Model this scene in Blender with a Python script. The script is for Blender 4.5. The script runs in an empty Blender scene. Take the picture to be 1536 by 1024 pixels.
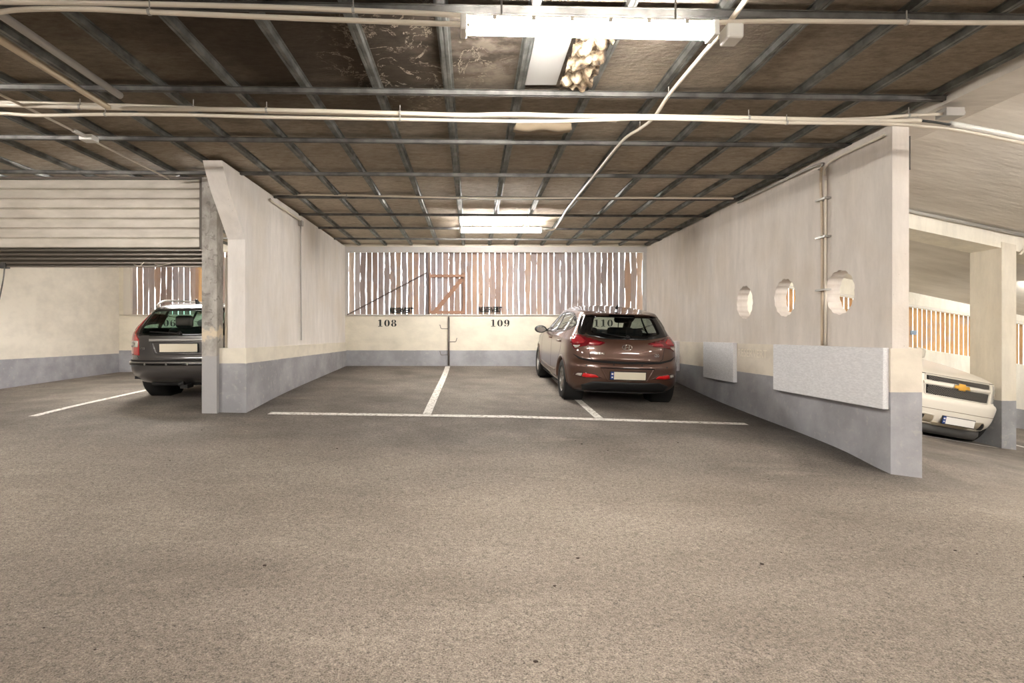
import bpy, bmesh, math, random
from mathutils import Vector, Matrix
random.seed(7)
SC = bpy.context.scene
COL = SC.collection
# ---------------------------------------------------------------- camera, world, exposure
CZ = 1.4                       # camera height; the lens is level and shifted
F = 840.0
cd = bpy.data.cameras.new('camera'); cam = bpy.data.objects.new('camera', cd); COL.objects.link(cam)
cam.location = (0, 0, CZ); cam.rotation_euler = (math.pi/2, 0, 0)
cd.sensor_width = 36; cd.lens = F/1536*36
cd.shift_x = (768-708)/1536; cd.shift_y = (502-512)/1536
cd.clip_start = 0.05; cd.clip_end = 200
SC.camera = cam
w = bpy.data.worlds.new('world'); SC.world = w; w.use_nodes = True
bg = w.node_tree.nodes['Background']; bg.inputs[1].default_value = 4.5
wt = w.node_tree; _tc = wt.nodes.new('ShaderNodeTexCoord'); _sp = wt.nodes.new('ShaderNodeSeparateXYZ'); _cr = wt.nodes.new('ShaderNodeValToRGB')
wt.links.new(_tc.outputs['Generated'], _sp.inputs[0]); wt.links.new(_sp.outputs[2], _cr.inputs[0]); wt.links.new(_cr.outputs[0], bg.inputs[0])
_cr.color_ramp.elements[0].position = 0.0; _cr.color_ramp.elements[0].color = (.93, 1.0, .82, 1)   # lit greenery below
_cr.color_ramp.elements[1].position = .06; _cr.color_ramp.elements[1].color = (.95, .97, 1.0, 1)   # overcast sky above
SC.view_settings.view_transform = 'Standard'; SC.view_settings.look = 'None'
SC.view_settings.gamma = 1; SC.view_settings.use_curve_mapping = False
SC.view_settings.exposure = 0.52
LAMP_E = 190.0
# ---------------------------------------------------------------- helpers
def pchip(xs, ys, x):
    n = len(xs)
    if x <= xs[0]: return ys[0]
    if x >= xs[-1]: return ys[-1]
    h = [xs[i+1]-xs[i] for i in range(n-1)]; d = [(ys[i+1]-ys[i])/h[i] for i in range(n-1)]
    i = 0
    while x > xs[i+1]: i += 1
    def m(k):
        if k == 0: return d[0]
        if k == n-1: return d[-1]
        if d[k-1]*d[k] <= 0: return 0.0
        w1 = 2*h[k]+h[k-1]; w2 = h[k]+2*h[k-1]
        return (w1+w2)/(w1/d[k-1]+w2/d[k])
    t = (x-xs[i])/h[i]; m0, m1 = m(i)*h[i], m(i+1)*h[i]
    return (2*t**3-3*t*t+1)*ys[i]+(t**3-2*t*t+t)*m0+(-2*t**3+3*t*t)*ys[i+1]+(t**3-t*t)*m1

def srgb(r, g, b):
    f = lambda c: (c/255/12.92 if c/255 <= .04045 else ((c/255+.055)/1.055)**2.4)
    return (f(r), f(g), f(b), 1)

def obj(name, bm, mat, parent=None, smooth=False, kind=None, label=None, cat=None, group=None, recalc=True):
    me = bpy.data.meshes.new(name)
    if recalc: bmesh.ops.recalc_face_normals(bm, faces=bm.faces)
    if smooth:
        for f in bm.faces: f.smooth = True
    bm.to_mesh(me); bm.free()
    o = bpy.data.objects.new(name, me); COL.objects.link(o)
    if mat: me.materials.append(mat)
    if smooth == 'auto':
        me.set_sharp_from_angle(angle=math.radians(38))
    o.parent = parent
    if kind: o['kind'] = kind
    if label: o['label'] = label
    if cat: o['category'] = cat
    if group: o['group'] = group
    return o

def thing(name, label, cat, loc=(0,0,0), rz=0, group=None, mtx=None):
    o = bpy.data.objects.new(name, None); COL.objects.link(o); o.empty_display_size = .2
    if mtx is not None: o.matrix_world = mtx
    else: o.location = loc; o.rotation_euler = (0, 0, rz)
    o['label'] = label; o['category'] = cat
    if group: o['group'] = group
    return o

def bx(bm, x0, x1, y0, y1, z0, z1, bev=0):
    r = bmesh.ops.create_cube(bm, size=1)
    for v in r['verts']:
        v.co = Vector(((x0+x1)/2+v.co.x*(x1-x0), (y0+y1)/2+v.co.y*(y1-y0), (z0+z1)/2+v.co.z*(z1-z0)))
    if bev:
        es = list({e for v in r['verts'] for e in v.link_edges})
        bmesh.ops.bevel(bm, geom=es, offset=bev, segments=2, affect='EDGES', profile=.5)
    return bm
def B(*a, **k): return bx(bmesh.new(), *a, **k)

def tube(bm, pts, r, n=8, r1=None):
    pts = [Vector(p) for p in pts]; rings = []
    r1 = r if r1 is None else r1
    for i, p in enumerate(pts):
        a = pts[max(i-1, 0)]; b = pts[min(i+1, len(pts)-1)]; d = (b-a).normalized()
        up = Vector((0,0,1)) if abs(d.z) < .9 else Vector((1,0,0))
        u = d.cross(up).normalized(); v = d.cross(u).normalized()
        rr = r+(r1-r)*i/max(1, len(pts)-1)
        rings.append([bm.verts.new(p+u*rr*math.cos(t*2*math.pi/n)+v*rr*math.sin(t*2*math.pi/n)) for t in range(n)])
    for i in range(len(rings)-1):
        for t in range(n):
            bm.faces.new((rings[i][t], rings[i][(t+1)%n], rings[i+1][(t+1)%n], rings[i+1][t]))
    bm.faces.new(rings[0][::-1]); bm.faces.new(rings[-1])
    return bm

def smoothpath(pts, n=6):
    P = [Vector(p) for p in pts]; out = []
    for i in range(len(P)-1):
        p0, p1, p2, p3 = P[max(i-1,0)], P[i], P[i+1], P[min(i+2,len(P)-1)]
        for k in range(n):
            t = k/n
            out.append(.5*((2*p1)+(-p0+p2)*t+(2*p0-5*p1+4*p2-p3)*t*t+(-p0+3*p1-3*p2+p3)*t**3))
    out.append(P[-1]); return out

def lathe(bm, prof, axis='x', n=32, c=(0,0,0)):
    """prof: (along axis, radius)"""
    rings = []
    for a, r in prof:
        ring = []
        for k in range(n):
            t = 2*math.pi*k/n; q = (a, r*math.cos(t), r*math.sin(t))
            if axis == 'y': q = (q[1], q[0], q[2])
            if axis == 'z': q = (q[1], q[2], q[0])
            ring.append(bm.verts.new((q[0]+c[0], q[1]+c[1], q[2]+c[2])))
        rings.append(ring)
    for i in range(len(rings)-1):
        for k in range(n):
            bm.faces.new((rings[i][k], rings[i][(k+1)%n], rings[i+1][(k+1)%n], rings[i+1][k]))
    return bm

def prism(bm, poly, axis, a, b):
    """extrude a 2D polygon along an axis from a to b. axis x: poly (y,z); y: (x,z); z: (x,y)"""
    def m(p, t): return {'x': (t, p[0], p[1]), 'y': (p[0], t, p[1]), 'z': (p[0], p[1], t)}[axis]
    A = [bm.verts.new(m(p, a)) for p in poly]; Bv = [bm.verts.new(m(p, b)) for p in poly]
    fs = [bm.faces.new(A), bm.faces.new(Bv[::-1])]
    n = len(poly)
    for i in range(n): bm.faces.new((A[i], Bv[i], Bv[(i+1)%n], A[(i+1)%n]))
    bm.normal_update()
    bmesh.ops.triangulate(bm, faces=[f for f in fs if len(f.verts) > 4])
    return bm

def P(px, py, Y):
    """the point at depth Y that a measured picture position stands for"""
    return Vector(((px-708)*Y/F, Y, CZ+(502-py)*Y/F))

# ---------------------------------------------------------------- materials
class M:
    def __init__(s, name, rough=.5, metal=0, spec=.5):
        s.m = bpy.data.materials.new(name); s.m.use_nodes = True; s.t = s.m.node_tree; s.n = s.t.nodes
        s.b = s.n['Principled BSDF']; s.b.inputs['Roughness'].default_value = rough
        s.b.inputs['Metallic'].default_value = metal; s.b.inputs['Specular IOR Level'].default_value = spec
    def link(s, a, b): s.t.links.new(a, b)
    def pos(s, sc=(1,1,1), obj=False):
        if obj: src = s.n.new('ShaderNodeTexCoord').outputs['Object']
        else: src = s.n.new('ShaderNodeNewGeometry').outputs['Position']
        v = s.n.new('ShaderNodeVectorMath'); v.operation = 'MULTIPLY'; v.inputs[1].default_value = sc
        s.link(src, v.inputs[0]); return v.outputs[0]
    def noise(s, scale, detail=4, sc=(1,1,1), rough=.55, obj=False, dist=0):
        t = s.n.new('ShaderNodeTexNoise'); t.inputs['Scale'].default_value = scale; t.inputs['Detail'].default_value = detail
        t.inputs['Roughness'].default_value = rough; t.inputs['Distortion'].default_value = dist
        s.link(s.pos(sc, obj), t.inputs['Vector']); return t.outputs['Fac']
    def vor(s, scale, sc=(1,1,1), feat='F1', out='Distance', obj=False):
        t = s.n.new('ShaderNodeTexVoronoi'); t.feature = feat; t.inputs['Scale'].default_value = scale
        s.link(s.pos(sc, obj), t.inputs['Vector']); return t.outputs[out]
    def ramp(s, fac, stops):
        r = s.n.new('ShaderNodeValToRGB'); cr = r.color_ramp
        while len(cr.elements) > 1: cr.elements.remove(cr.elements[-1])
        cr.elements[0].position = stops[0][0]; cr.elements[0].color = stops[0][1]
        for p, c in stops[1:]: e = cr.elements.new(p); e.color = c
        s.link(fac, r.inputs[0]); return r.outputs[0]
    def mr(s, v, a, b, c=0, d=1):
        r = s.n.new('ShaderNodeMapRange'); r.inputs[1].default_value = a; r.inputs[2].default_value = b
        r.inputs[3].default_value = c; r.inputs[4].default_value = d; r.clamp = True; s.link(v, r.inputs[0]); return r.outputs[0]
    def mth(s, op, a, b=None):
        r = s.n.new('ShaderNodeMath'); r.operation = op
        for i, x in enumerate((a, b)):
            if x is None: continue
            if isinstance(x, (int, float)): r.inputs[i].default_value = x
            else: s.link(x, r.inputs[i])
        return r.outputs[0]
    def mix(s, fac, a, b, mode='MIX'):
        r = s.n.new('ShaderNodeMix'); r.data_type = 'RGBA'; r.blend_type = mode
        for i, x in ((0, fac), (6, a), (7, b)):
            if isinstance(x, (int, float)): r.inputs[i].default_value = x
            elif isinstance(x, tuple): r.inputs[i].default_value = x
            else: s.link(x, r.inputs[i])
        return r.outputs[2]
    def sep(s, ax, sc=(1,1,1)):
        r = s.n.new('ShaderNodeSeparateXYZ'); s.link(s.pos(sc), r.inputs[0]); return r.outputs[ax]
    def col(s, c):
        if isinstance(c, tuple): s.b.inputs['Base Color'].default_value = c
        else: s.link(c, s.b.inputs['Base Color'])
        return s
    def bump(s, h, st=.3, dist=.01):
        r = s.n.new('ShaderNodeBump'); r.inputs['Strength'].default_value = st; r.inputs['Distance'].default_value = dist
        s.link(h, r.inputs['Height']); s.link(r.outputs[0], s.b.inputs['Normal']); return s

def plain(name, c, rough=.5, metal=0, spec=.5, coat=0):
    m = M(name, rough, metal, spec); m.col(c)
    if coat: m.b.inputs['Coat Weight'].default_value = coat; m.b.inputs['Coat Roughness'].default_value = .03
    return m.m

def wall_mat(name, band, split, up, low, gr, wob=.012, slope=0, x0=0):
    m = M(name, .85, spec=.25)
    z = m.sep('Z')
    if slope: z = m.mth('ADD', z, m.mth('MULTIPLY', m.mth('SUBTRACT', m.sep('X'), x0), slope))
    zz = m.mth('ADD', z, m.mth('MULTIPLY', m.mth('SUBTRACT', m.noise(7, 3), .5), wob))
    streak = m.noise(1, 7, (5, 5, 1.1), .72, dist=.25)
    big = m.noise(1.1, 4)
    upd = tuple(x*.88 for x in up[:3])+(1,); upl = tuple(min(1, x*1.05) for x in up[:3])+(1,)
    u = m.mix(m.mr(streak, .35, .65), upd, upl)
    u = m.mix(m.mth('MULTIPLY', m.mr(big, .45, .72), .45), u, (up[0]*.86, up[1]*.80, up[2]*.70, 1))
    pits = m.mr(m.vor(16), .05, .09, 1, 0)
    pits = m.mth('MULTIPLY', pits, m.mr(m.noise(2.1, 2), .52, .62))
    u = m.mix(m.mth('MULTIPLY', pits, .55), u, (up[0]*.45, up[1]*.42, up[2]*.38, 1))
    lo2 = m.mix(m.mr(m.noise(3, 5, (1,1,1.5)), .4, .7), low, tuple(x*.86 for x in low[:3])+(1,))
    c = m.mix(m.mth('GREATER_THAN', zz, split), lo2, u) if split is not None else u
    g2 = m.mix(m.mr(m.noise(2.2, 5, (1,1,1)), .4, .68), tuple(x*.82 for x in gr[:3])+(1,), tuple(min(1,x*1.12) for x in gr[:3])+(1,))
    g2 = m.mix(m.mth('MULTIPLY', m.mr(m.noise(14, 4), .58, .7), .14), g2, low)
    c = m.mix(m.mth('GREATER_THAN', zz, band), g2, c)
    m.col(c)
    h = m.mth('ADD', m.noise(26, 5), m.mth('MULTIPLY', pits, -1.2))
    h = m.mth('ADD', h, m.mth('MULTIPLY', streak, .5))
    m.bump(h, .32, .008)
    return m.m

UPW = srgb(218, 212, 205); LOW = srgb(222, 211, 189); GREY = srgb(160, 159, 162); CREAM = srgb(229, 221, 204)
MW_R = wall_mat('right_wall_paint', CZ-.55, CZ-.13, srgb(216,208,200), srgb(222,212,196), GREY, wob=.006)
MW_L = wall_mat('left_wall_paint', CZ-.367, CZ-.17, srgb(228,222,216), srgb(230,222,206), GREY)
MW_B = wall_mat('back_wall_paint', CZ-.36, 9.9, UPW, CREAM, srgb(162,162,166))
MW_LL = wall_mat('far_left_wall_paint', CZ-.43, 9.9, UPW, srgb(230,223,211), srgb(164,164,170))
MW_RB = wall_mat('ramp_wall_paint', .31, None, srgb(240,236,224), LOW, srgb(160,160,163), slope=.16, x0=8.75)
MW_PIL = wall_mat('pillar_paint', .31, None, srgb(214,206,190), LOW, srgb(150,150,152))

def floor_mat():
    m = M('asphalt', .82, spec=.3)
    big = m.noise(.55, 5, (.55, 1.3, 1), .6)
    c = m.mix(m.mr(big, .36, .66), srgb(122,112,101), srgb(148,137,125))
    x, y = m.sep('X'), m.sep('Y')
    # darker surfacing inside the bays, paler in the aisle
    yb = m.mth('ADD', y, m.mth('MULTIPLY', m.mth('SUBTRACT', m.noise(.8, 4, (.5,1,1)), .5), 3.0))
    c = m.mix(m.mth('MULTIPLY', m.mr(yb, 4.3, 6.6), .72), c, m.mix(m.mr(m.noise(1.3, 5), .38, .66), srgb(96,91,86), srgb(132,126,119)))
    # dirt swept up along the right wall foot
    dx = m.mth('ADD', m.mth('ABSOLUTE', m.mth('SUBTRACT', x, 3.95)), m.mth('MULTIPLY', m.noise(2.2, 4), .7))
    msk = m.mth('MULTIPLY', m.mr(dx, .45, 1.25, 1, 0), m.mr(y, 4.7, 5.6))
    c = m.mix(m.mth('MULTIPLY', msk, .8), c, srgb(62,58,55))
    dx = m.mth('ADD', m.mth('ABSOLUTE', m.mth('ADD', x, 2.95)), m.mth('MULTIPLY', m.noise(2.2, 4), .5))
    c = m.mix(m.mth('MULTIPLY', m.mth('MULTIPLY', m.mr(dx, .25, .8, 1, 0), m.mr(y, 6.5, 7.3)), .55), c, srgb(70,66,62))
    # pale scuffs
    c = m.mix(m.mth('MULTIPLY', m.mr(m.noise(1.7, 6, (.5,1.6,1), .65), .58, .74), .35), c, srgb(172,160,145))
    # grain
    gfine = m.mth('ADD', m.mth('MULTIPLY', m.noise(130, 2, rough=.7), .6), m.mth('MULTIPLY', m.noise(38, 4, (1,1,1), .75), .4))
    c = m.mix(.85, c, m.ramp(gfine, [(.36, (.10,.095,.09,1)), (.46, (.42,.42,.42,1)), (.54, (.60,.60,.60,1)), (.66, (.98,.97,.95,1))]), 'OVERLAY')
    sp = m.mr(m.vor(48), .08, .20, 1, 0)
    sp = m.mth('MULTIPLY', sp, m.mr(m.noise(3.5, 2), .48, .6))
    c = m.mix(m.mth('MULTIPLY', sp, .75), c, srgb(62,55,48))
    sp2 = m.mth('MULTIPLY', m.mr(m.vor(9), .03, .055, 1, 0), m.mr(m.noise(1.2, 2), .5, .6))
    c = m.mix(m.mth('MULTIPLY', sp2, .8), c, srgb(40,34,30))
    m.col(c)
    h = m.mth('ADD', m.noise(70, 4, rough=.7), m.mth('MULTIPLY', m.vor(110), .5))
    m.bump(h, .8, .014)
    return m.m
M_FLOOR = floor_mat()

def ceil_mat():
    m = M('sooty_insulation_board', .92, spec=.15)
    x, y = m.sep('X'), m.sep('Y')
    fib = m.noise(9, 8, (1, 2.6, 1), .78)
    c = m.mix(m.mr(fib, .35, .68), srgb(142,130,115), srgb(192,180,162))
    # soot stain above the aisle, a shape of its own
    nx = m.mth('MULTIPLY', m.mth('SUBTRACT', m.noise(.9, 4), .5), 3.2)
    d = m.n.new('ShaderNodeMath'); 
    ax = m.mth('ABSOLUTE', m.mth('ADD', x, .9)); ay = m.mth('ABSOLUTE', m.mth('SUBTRACT', y, 3.9))
    dd = m.mth('ADD', m.mth('ADD', m.mth('MULTIPLY', ax, .72), m.mth('MULTIPLY', ay, .85)), nx)
    c = m.mix(m.mr(dd, .7, 2.5, .93, 0), c, m.mix(m.mr(fib, .3, .7), srgb(34,31,29), srgb(62,57,52)))
    gen = m.mr(y, 5.5, 9.0, .42, 0)
    c = m.mix(gen, c, srgb(74,62,50))
    c = m.mix(m.mr(m.mth('ADD', y, nx), 5.4, 7.6, 0, .5), c, m.mix(m.mr(fib, .35, .68), srgb(166,152,134), srgb(224,212,194)))  # bay ceiling brightened toward the back through the board colour
    # salt rings left by leaks
    ed = m.vor(3.3, (1,1,1), 'DISTANCE_TO_EDGE'); 
    v = m.n.new('ShaderNodeTexNoise'); v.inputs['Scale'].default_value = 5; v.inputs['Detail'].default_value = 6
    ln = m.mth('ABSOLUTE', m.mth('SUBTRACT', m.noise(3.2, 8, rough=.68, dist=.6), .5))
    ln = m.mr(ln, .0, .014, 1, 0)
    reg = m.mr(m.mth('ADD', m.mth('ABSOLUTE', m.mth('ADD', x, .45)), m.mth('MULTIPLY', m.mth('ABSOLUTE', m.mth('SUBTRACT', y, 4.3)), .5)), .35, .85, 1, 0)
    ln = m.mth('MULTIPLY', m.mth('MULTIPLY', ln, reg), m.mr(m.noise(9, 3), .42, .56))
    c = m.mix(m.mth('MULTIPLY', ln, .9), c, srgb(214,200,180))
    hz = m.mth('MULTIPLY', m.mr(m.mth('ADD', m.mth('ABSOLUTE', m.mth('SUBTRACT', x, .1)), m.mth('MULTIPLY', m.mth('ABSOLUTE', m.mth('SUBTRACT', y, 4.0)), .6)), .2, .8, 1, 0), m.mr(m.noise(6, 5), .42, .62))
    c = m.mix(m.mth('MULTIPLY', hz, .5), c, srgb(150,138,125))
    m.col(c); m.bump(m.mth('ADD', m.noise(14, 5, (1,2.5,1), .7), m.mth('MULTIPLY', m.noise(3,2), 1.5)), .6, .02)
    return m.m
M_CEIL = ceil_mat()
def galv(name, c0, c1):
    m = M(name, .42, .75); m.col(m.mix(m.mr(m.noise(6, 5), .35, .65), c0, c1))
    m.b.inputs['Roughness'].default_value = .6; return m.m
M_GALV = galv('galvanised_steel', srgb(98,98,94), srgb(140,141,137))
M_BAT = galv('dull_steel', srgb(80,78,76), srgb(118,116,112))
M_PIPE = plain('conduit_plastic', srgb(214,204,188), .45)
M_PIPEG = plain('conduit_grey', srgb(168,164,158), .4, .3)
M_WHITE = plain('white_enamel', srgb(226,224,218), .45)
M_BLACK = plain('black_plastic', srgb(20,20,21), .45)
M_DARK = plain('dark_rubber', srgb(24,23,23), .75)
def slab_mat():
    m = M('painted_slab', .85, spec=.2)
    c = m.mix(m.mr(m.noise(1.4, 6, (.6, 2.2, 1), .6), .35, .68), srgb(206,199,189), srgb(226,220,211))
    m.col(c); m.bump(m.noise(5, 5, (.6,2,1)), .5, .02); return m.m
M_SLAB = slab_mat()
def concrete_mat():
    m = M('raw_post_concrete', .8)
    c = m.mix(m.mr(m.noise(5, 6, (1,1,.6), .65), .38, .62), srgb(140,134,127), srgb(182,177,170))
    c = m.mix(m.mth('MULTIPLY', m.mr(m.noise(11, 5, dist=.8), .60, .63), .5), c, srgb(104,98,92))
    zz = m.sep('Z'); k = m.mth('LESS_THAN', m.mth('ADD', zz, m.mth('MULTIPLY', m.noise(6,4), .3)), 1.28)
    c = m.mix(k, c, srgb(168,166,166))
    k2 = m.mr(m.mth('ADD', m.mth('ABSOLUTE', m.mth('SUBTRACT', zz, 1.42)), m.mth('MULTIPLY', m.noise(14,4), .3)), .18, .24, 1, 0)
    c = m.mix(k2, c, srgb(214,200,176))
    m.col(c); m.bump(m.noise(18, 6), .5, .01); return m.m
M_POST = concrete_mat()
def wood_mat(name, cols, rough=.8, pitch=.138, x0=-2.90):
    m = M(name, rough, spec=.2)
    x = m.sep('X')
    idx = m.mth('FLOOR', m.mth('DIVIDE', m.mth('SUBTRACT', x, x0), pitch))
    wn = m.n.new('ShaderNodeTexWhiteNoise'); wn.noise_dimensions = '1D'; m.link(idx, wn.inputs['W'])
    st = [(i/(len(cols)-1), c) for i, c in enumerate(cols)]
    base = m.ramp(wn.outputs['Value'], st)
    gr = m.noise(1, 7, (26, 26, 1.6), .6, dist=.3)
    c = m.mix(m.mr(gr, .3, .7, .0, .35), base, (.16,.12,.10,1))
    c = m.mix(m.mth('MULTIPLY', m.mr(m.noise(4, 4), .5, .7), .4), c, srgb(150,150,158))
    kn = m.mr(m.vor(5, (1,1,.45)), .03, .07, 1, 0)
    c = m.mix(m.mth('MULTIPLY', kn, .7), c, (.05,.035,.03,1))
    m.col(c); m.bump(gr, .3, .005); return m.m
M_SLAT = wood_mat('weathered_slats', [srgb(160,138,126), srgb(178,171,171), srgb(182,150,126), srgb(160,152,154), srgb(186,160,140), srgb(146,128,120), srgb(176,170,173)])
M_SLATR = wood_mat('orange_lit_slats', [srgb(206,160,108), srgb(214,172,122), srgb(190,142,94)], x0=7.0, pitch=.108)  # same wood as the other slats, orange light put into the colour
M_PLANK = wood_mat('pine_plank', [srgb(206,164,110), srgb(212,170,118)], pitch=5)
M_TRIM = plain('frame_paint', srgb(196,192,188), .7)
M_LINE = None
def line_mat():
    m = M('road_paint', .75, spec=.3)
    n = m.mr(m.noise(24, 5), .36, .5)
    c = m.mix(n, srgb(158,148,136), srgb(226,222,214)); m.col(c); m.bump(m.noise(70,3), .3, .006); return m.m
M_LINE = line_mat()
def emis(name, c, s):
    m = M(name); m.b.inputs['Base Color'].default_value = c; m.b.inputs['Emission Color'].default_value = c; m.b.inputs['Emission Strength'].default_value = s
    return m.m
M_LAMP = emis('lamp_diffuser', (1, .955, .90, 1), LAMP_E)
M_LAMPD = emis('dimmed_lamp_diffuser', (1, .95, .88, 1), LAMP_E*.32)  # weaker emission, keeps the ramp bay walls from clipping

# ---------------------------------------------------------------- floor
FC = [(-14, [(-9,1.4),(0,1.4),(3,1.3),(5.3,1.12),(7.2,1.02),(9.7,.95),(13,.87)]),
      (-8.15,[(-9,1.4),(0,1.4),(3,1.3),(5.3,1.11),(7.2,1.0),(9.7,.935),(13,.86)]),
      (-5, [(-9,1.4),(0,1.4),(3,1.3),(5.3,1.10),(7.2,.965),(8.5,.92),(13,.80)]),
      (-2.92,[(-9,1.4),(0,1.4),(3,1.32),(5.3,1.13),(7.22,1.0),(8.39,.914),(12.92,.715)]),
      (.5, [(-9,1.4),(0,1.4),(3,1.36),(5.3,1.22),(7.2,1.06),(8.8,.985),(11.3,.865),(12.92,.715)]),
      (4, [(-9,1.42),(0,1.42),(3,1.42),(5.35,1.33),(6.1,1.24),(8,1.14),(9,1.085),(11,.92),(12.92,.735)]),
      (8.6,[(-9,1.9),(0,1.9),(5.35,1.93),(9.1,1.86),(13,1.6)]),
      (18, [(-9,2.9),(0,2.9),(5.35,3.0),(9.1,3.0),(13,2.9)])]
def H(x, y):
    i = 0
    while i < len(FC)-2 and x > FC[i+1][0]: i += 1
    a, b = FC[i], FC[i+1]; t = min(1, max(0, (x-a[0])/(b[0]-a[0])))
    ha = pchip([p[0] for p in a[1]], [p[1] for p in a[1]], y); hb = pchip([p[0] for p in b[1]], [p[1] for p in b[1]], y)
    return ha+(hb-ha)*t
def fz(x, y): return CZ-H(x, y)
def grid_surface(x0, x1, y0, y1, st, fn):
    bm = bmesh.new(); nx = int((x1-x0)/st); ny = int((y1-y0)/st); V = []
    for j in range(ny+1):
        V.append([bm.verts.new((x0+(x1-x0)*i/nx, y0+(y1-y0)*j/ny, fn(x0+(x1-x0)*i/nx, y0+(y1-y0)*j/ny))) for i in range(nx+1)])
    for j in range(ny):
        for i in range(nx): bm.faces.new((V[j][i], V[j][i+1], V[j+1][i+1], V[j+1][i]))
    return bm
obj('floor', grid_surface(-14, 18, -8.5, 13.2, .2, fz), M_FLOOR, smooth=True, kind='structure', recalc=False)

# painted lines
def strip(x0, y0, x1, y1, wd, n=24):
    bm = bmesh.new(); d = Vector((x1-x0, y1-y0, 0)).normalized(); s = Vector((-d.y, d.x, 0))*wd/2; prev = None
    for i in range(n+1):
        t = i/n; c = Vector((x0+(x1-x0)*t, y0+(y1-y0)*t, 0))
        r = []
        for k in (-1, 0, 1):
            p = c+s*k; p.z = fz(p.x, p.y)+.006; r.append(bm.verts.new(p))
        if prev:
            for k in (0, 1): bm.faces.new((prev[k], r[k], r[k+1], prev[k+1]))
        prev = r
    for f in bm.faces:
        if f.normal.z < 0: pass
    return bm
def painted(x0, y0, x1, y1, wd, label, grp='painted stall lines'):
    obj('painted_line', strip(x0, y0, x1, y1, wd), M_LINE, label=label, cat='floor marking', group=grp, smooth=True)
painted(-2.60, 7.18, 3.56, 7.26, .14, 'long white line painted across the front of bays 108 and 109')
painted(-.585, 7.30, -.553, 12.8, .11, 'white stall line between bays 108 and 109 running to the back wall')
painted(1.66, 7.32, 1.66, 12.9, .11, 'white stall line passing under the brown hatchback')
painted(-5.32, 6.78, -5.30, 12.9, .11, 'white stall line beside the dark estate car in the shuttered bay')
painted(7.4, 9.2, 8.62, 9.2, .10, 'short white line beside the foot of the far pillar')
painted(9.6, 9.5, 9.6, 12.9, .12, 'white stall line beyond the far pillar at the right edge')

# ---------------------------------------------------------------- ceiling over aisle and bays
PZ = CZ+2.10   # underside of the boards
ceil = obj('ceiling', B(-12, 4.12, -8.5, 13.1, PZ, PZ+.12), M_CEIL, kind='structure')
def channel(a, b, wd, ht, ztop):
    """a steel hat channel, open side up, from a to b (x, y)"""
    bm = bmesh.new(); A = Vector((a[0], a[1], 0)); Bq = Vector((b[0], b[1], 0)); d = (Bq-A).normalized(); s = Vector((-d.y, d.x, 0))
    prof = [(-wd/2-.016, 0), (-wd/2-.016, -.003), (-wd/2, -.003), (-wd/2*.86, -ht), (-wd*.12, -ht), (-wd*.1, -ht+.004), (wd*.1, -ht+.004), (wd*.12, -ht), (wd/2*.86, -ht), (wd/2, -.003), (wd/2+.016, -.003), (wd/2+.016, 0)]
    L = [bm.verts.new(A+s*u+Vector((0,0,ztop+z))) for u, z in prof]; R = [bm.verts.new(Bq+s*u+Vector((0,0,ztop+z))) for u, z in prof]
    n = len(prof)
    for i in range(n): bm.faces.new((L[i], L[(i+1)%n], R[(i+1)%n], R[i]))
    bm.faces.new(L); bm.faces.new(R[::-1])
    return bm
for k in range(-13, 8):
    x = -.197+.6*k
    if x > 4.05: continue
    obj('ceiling_joist', channel((x, -2.4), (x+.0*k, 12.9), .062, .045, PZ), M_GALV, ceil)
for k in range(-3, 9):
    y = 3.5+1.2*k
    obj('cross_batten', channel((-8.1 if y > 7 else -11.8, y-.15-.16*(0 if y > 7 else 1)), (4.08, y+.14), .05, .035, PZ-.046), M_BAT, ceil)
# failed board with torn quilt over the aisle
bm = B(.44, .70, 3.62, 4.66, PZ-.022, PZ-.006)
obj('bare_board', bm, plain('bare_board', srgb(176,174,170), .7), ceil, label='bare grey board')
def crumple():
    bm = grid_surface(.72, .98, 3.55, 4.66, .02, lambda x, y: PZ-.02-.06*abs(math.sin(x*31+math.sin(y*9)*2))*abs(math.sin(y*13+x*11))-.02*random.random())
    return bm
m = M('torn_quilt', .9); m.col(m.ramp(m.noise(9, 6, dist=.8), [(.34, srgb(48,42,38)), (.46, srgb(132,112,88)), (.6, srgb(206,190,164))])); m.bump(m.noise(22, 6), .8, .02)
o = obj('torn_insulation', crumple(), m.m, ceil, smooth=True, label='torn pale insulation quilt'); 
def rollq():
    bm = bmesh.new()
    for i, (yy, zz, rr) in enumerate(((5.52, PZ-.03, .05), (5.62, PZ-.02, .045))):
        tube(bm, smoothpath([(.42, yy, zz), (.55, yy+.02, zz-.012), (.7, yy-.01, zz), (.85, yy+.02, zz-.01), (.98, yy, zz)]), rr, 10)
    return bm
obj('bulging_insulation', rollq(), plain('bulging_quilt', srgb(150,134,112), .9), ceil, smooth=True)

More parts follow.
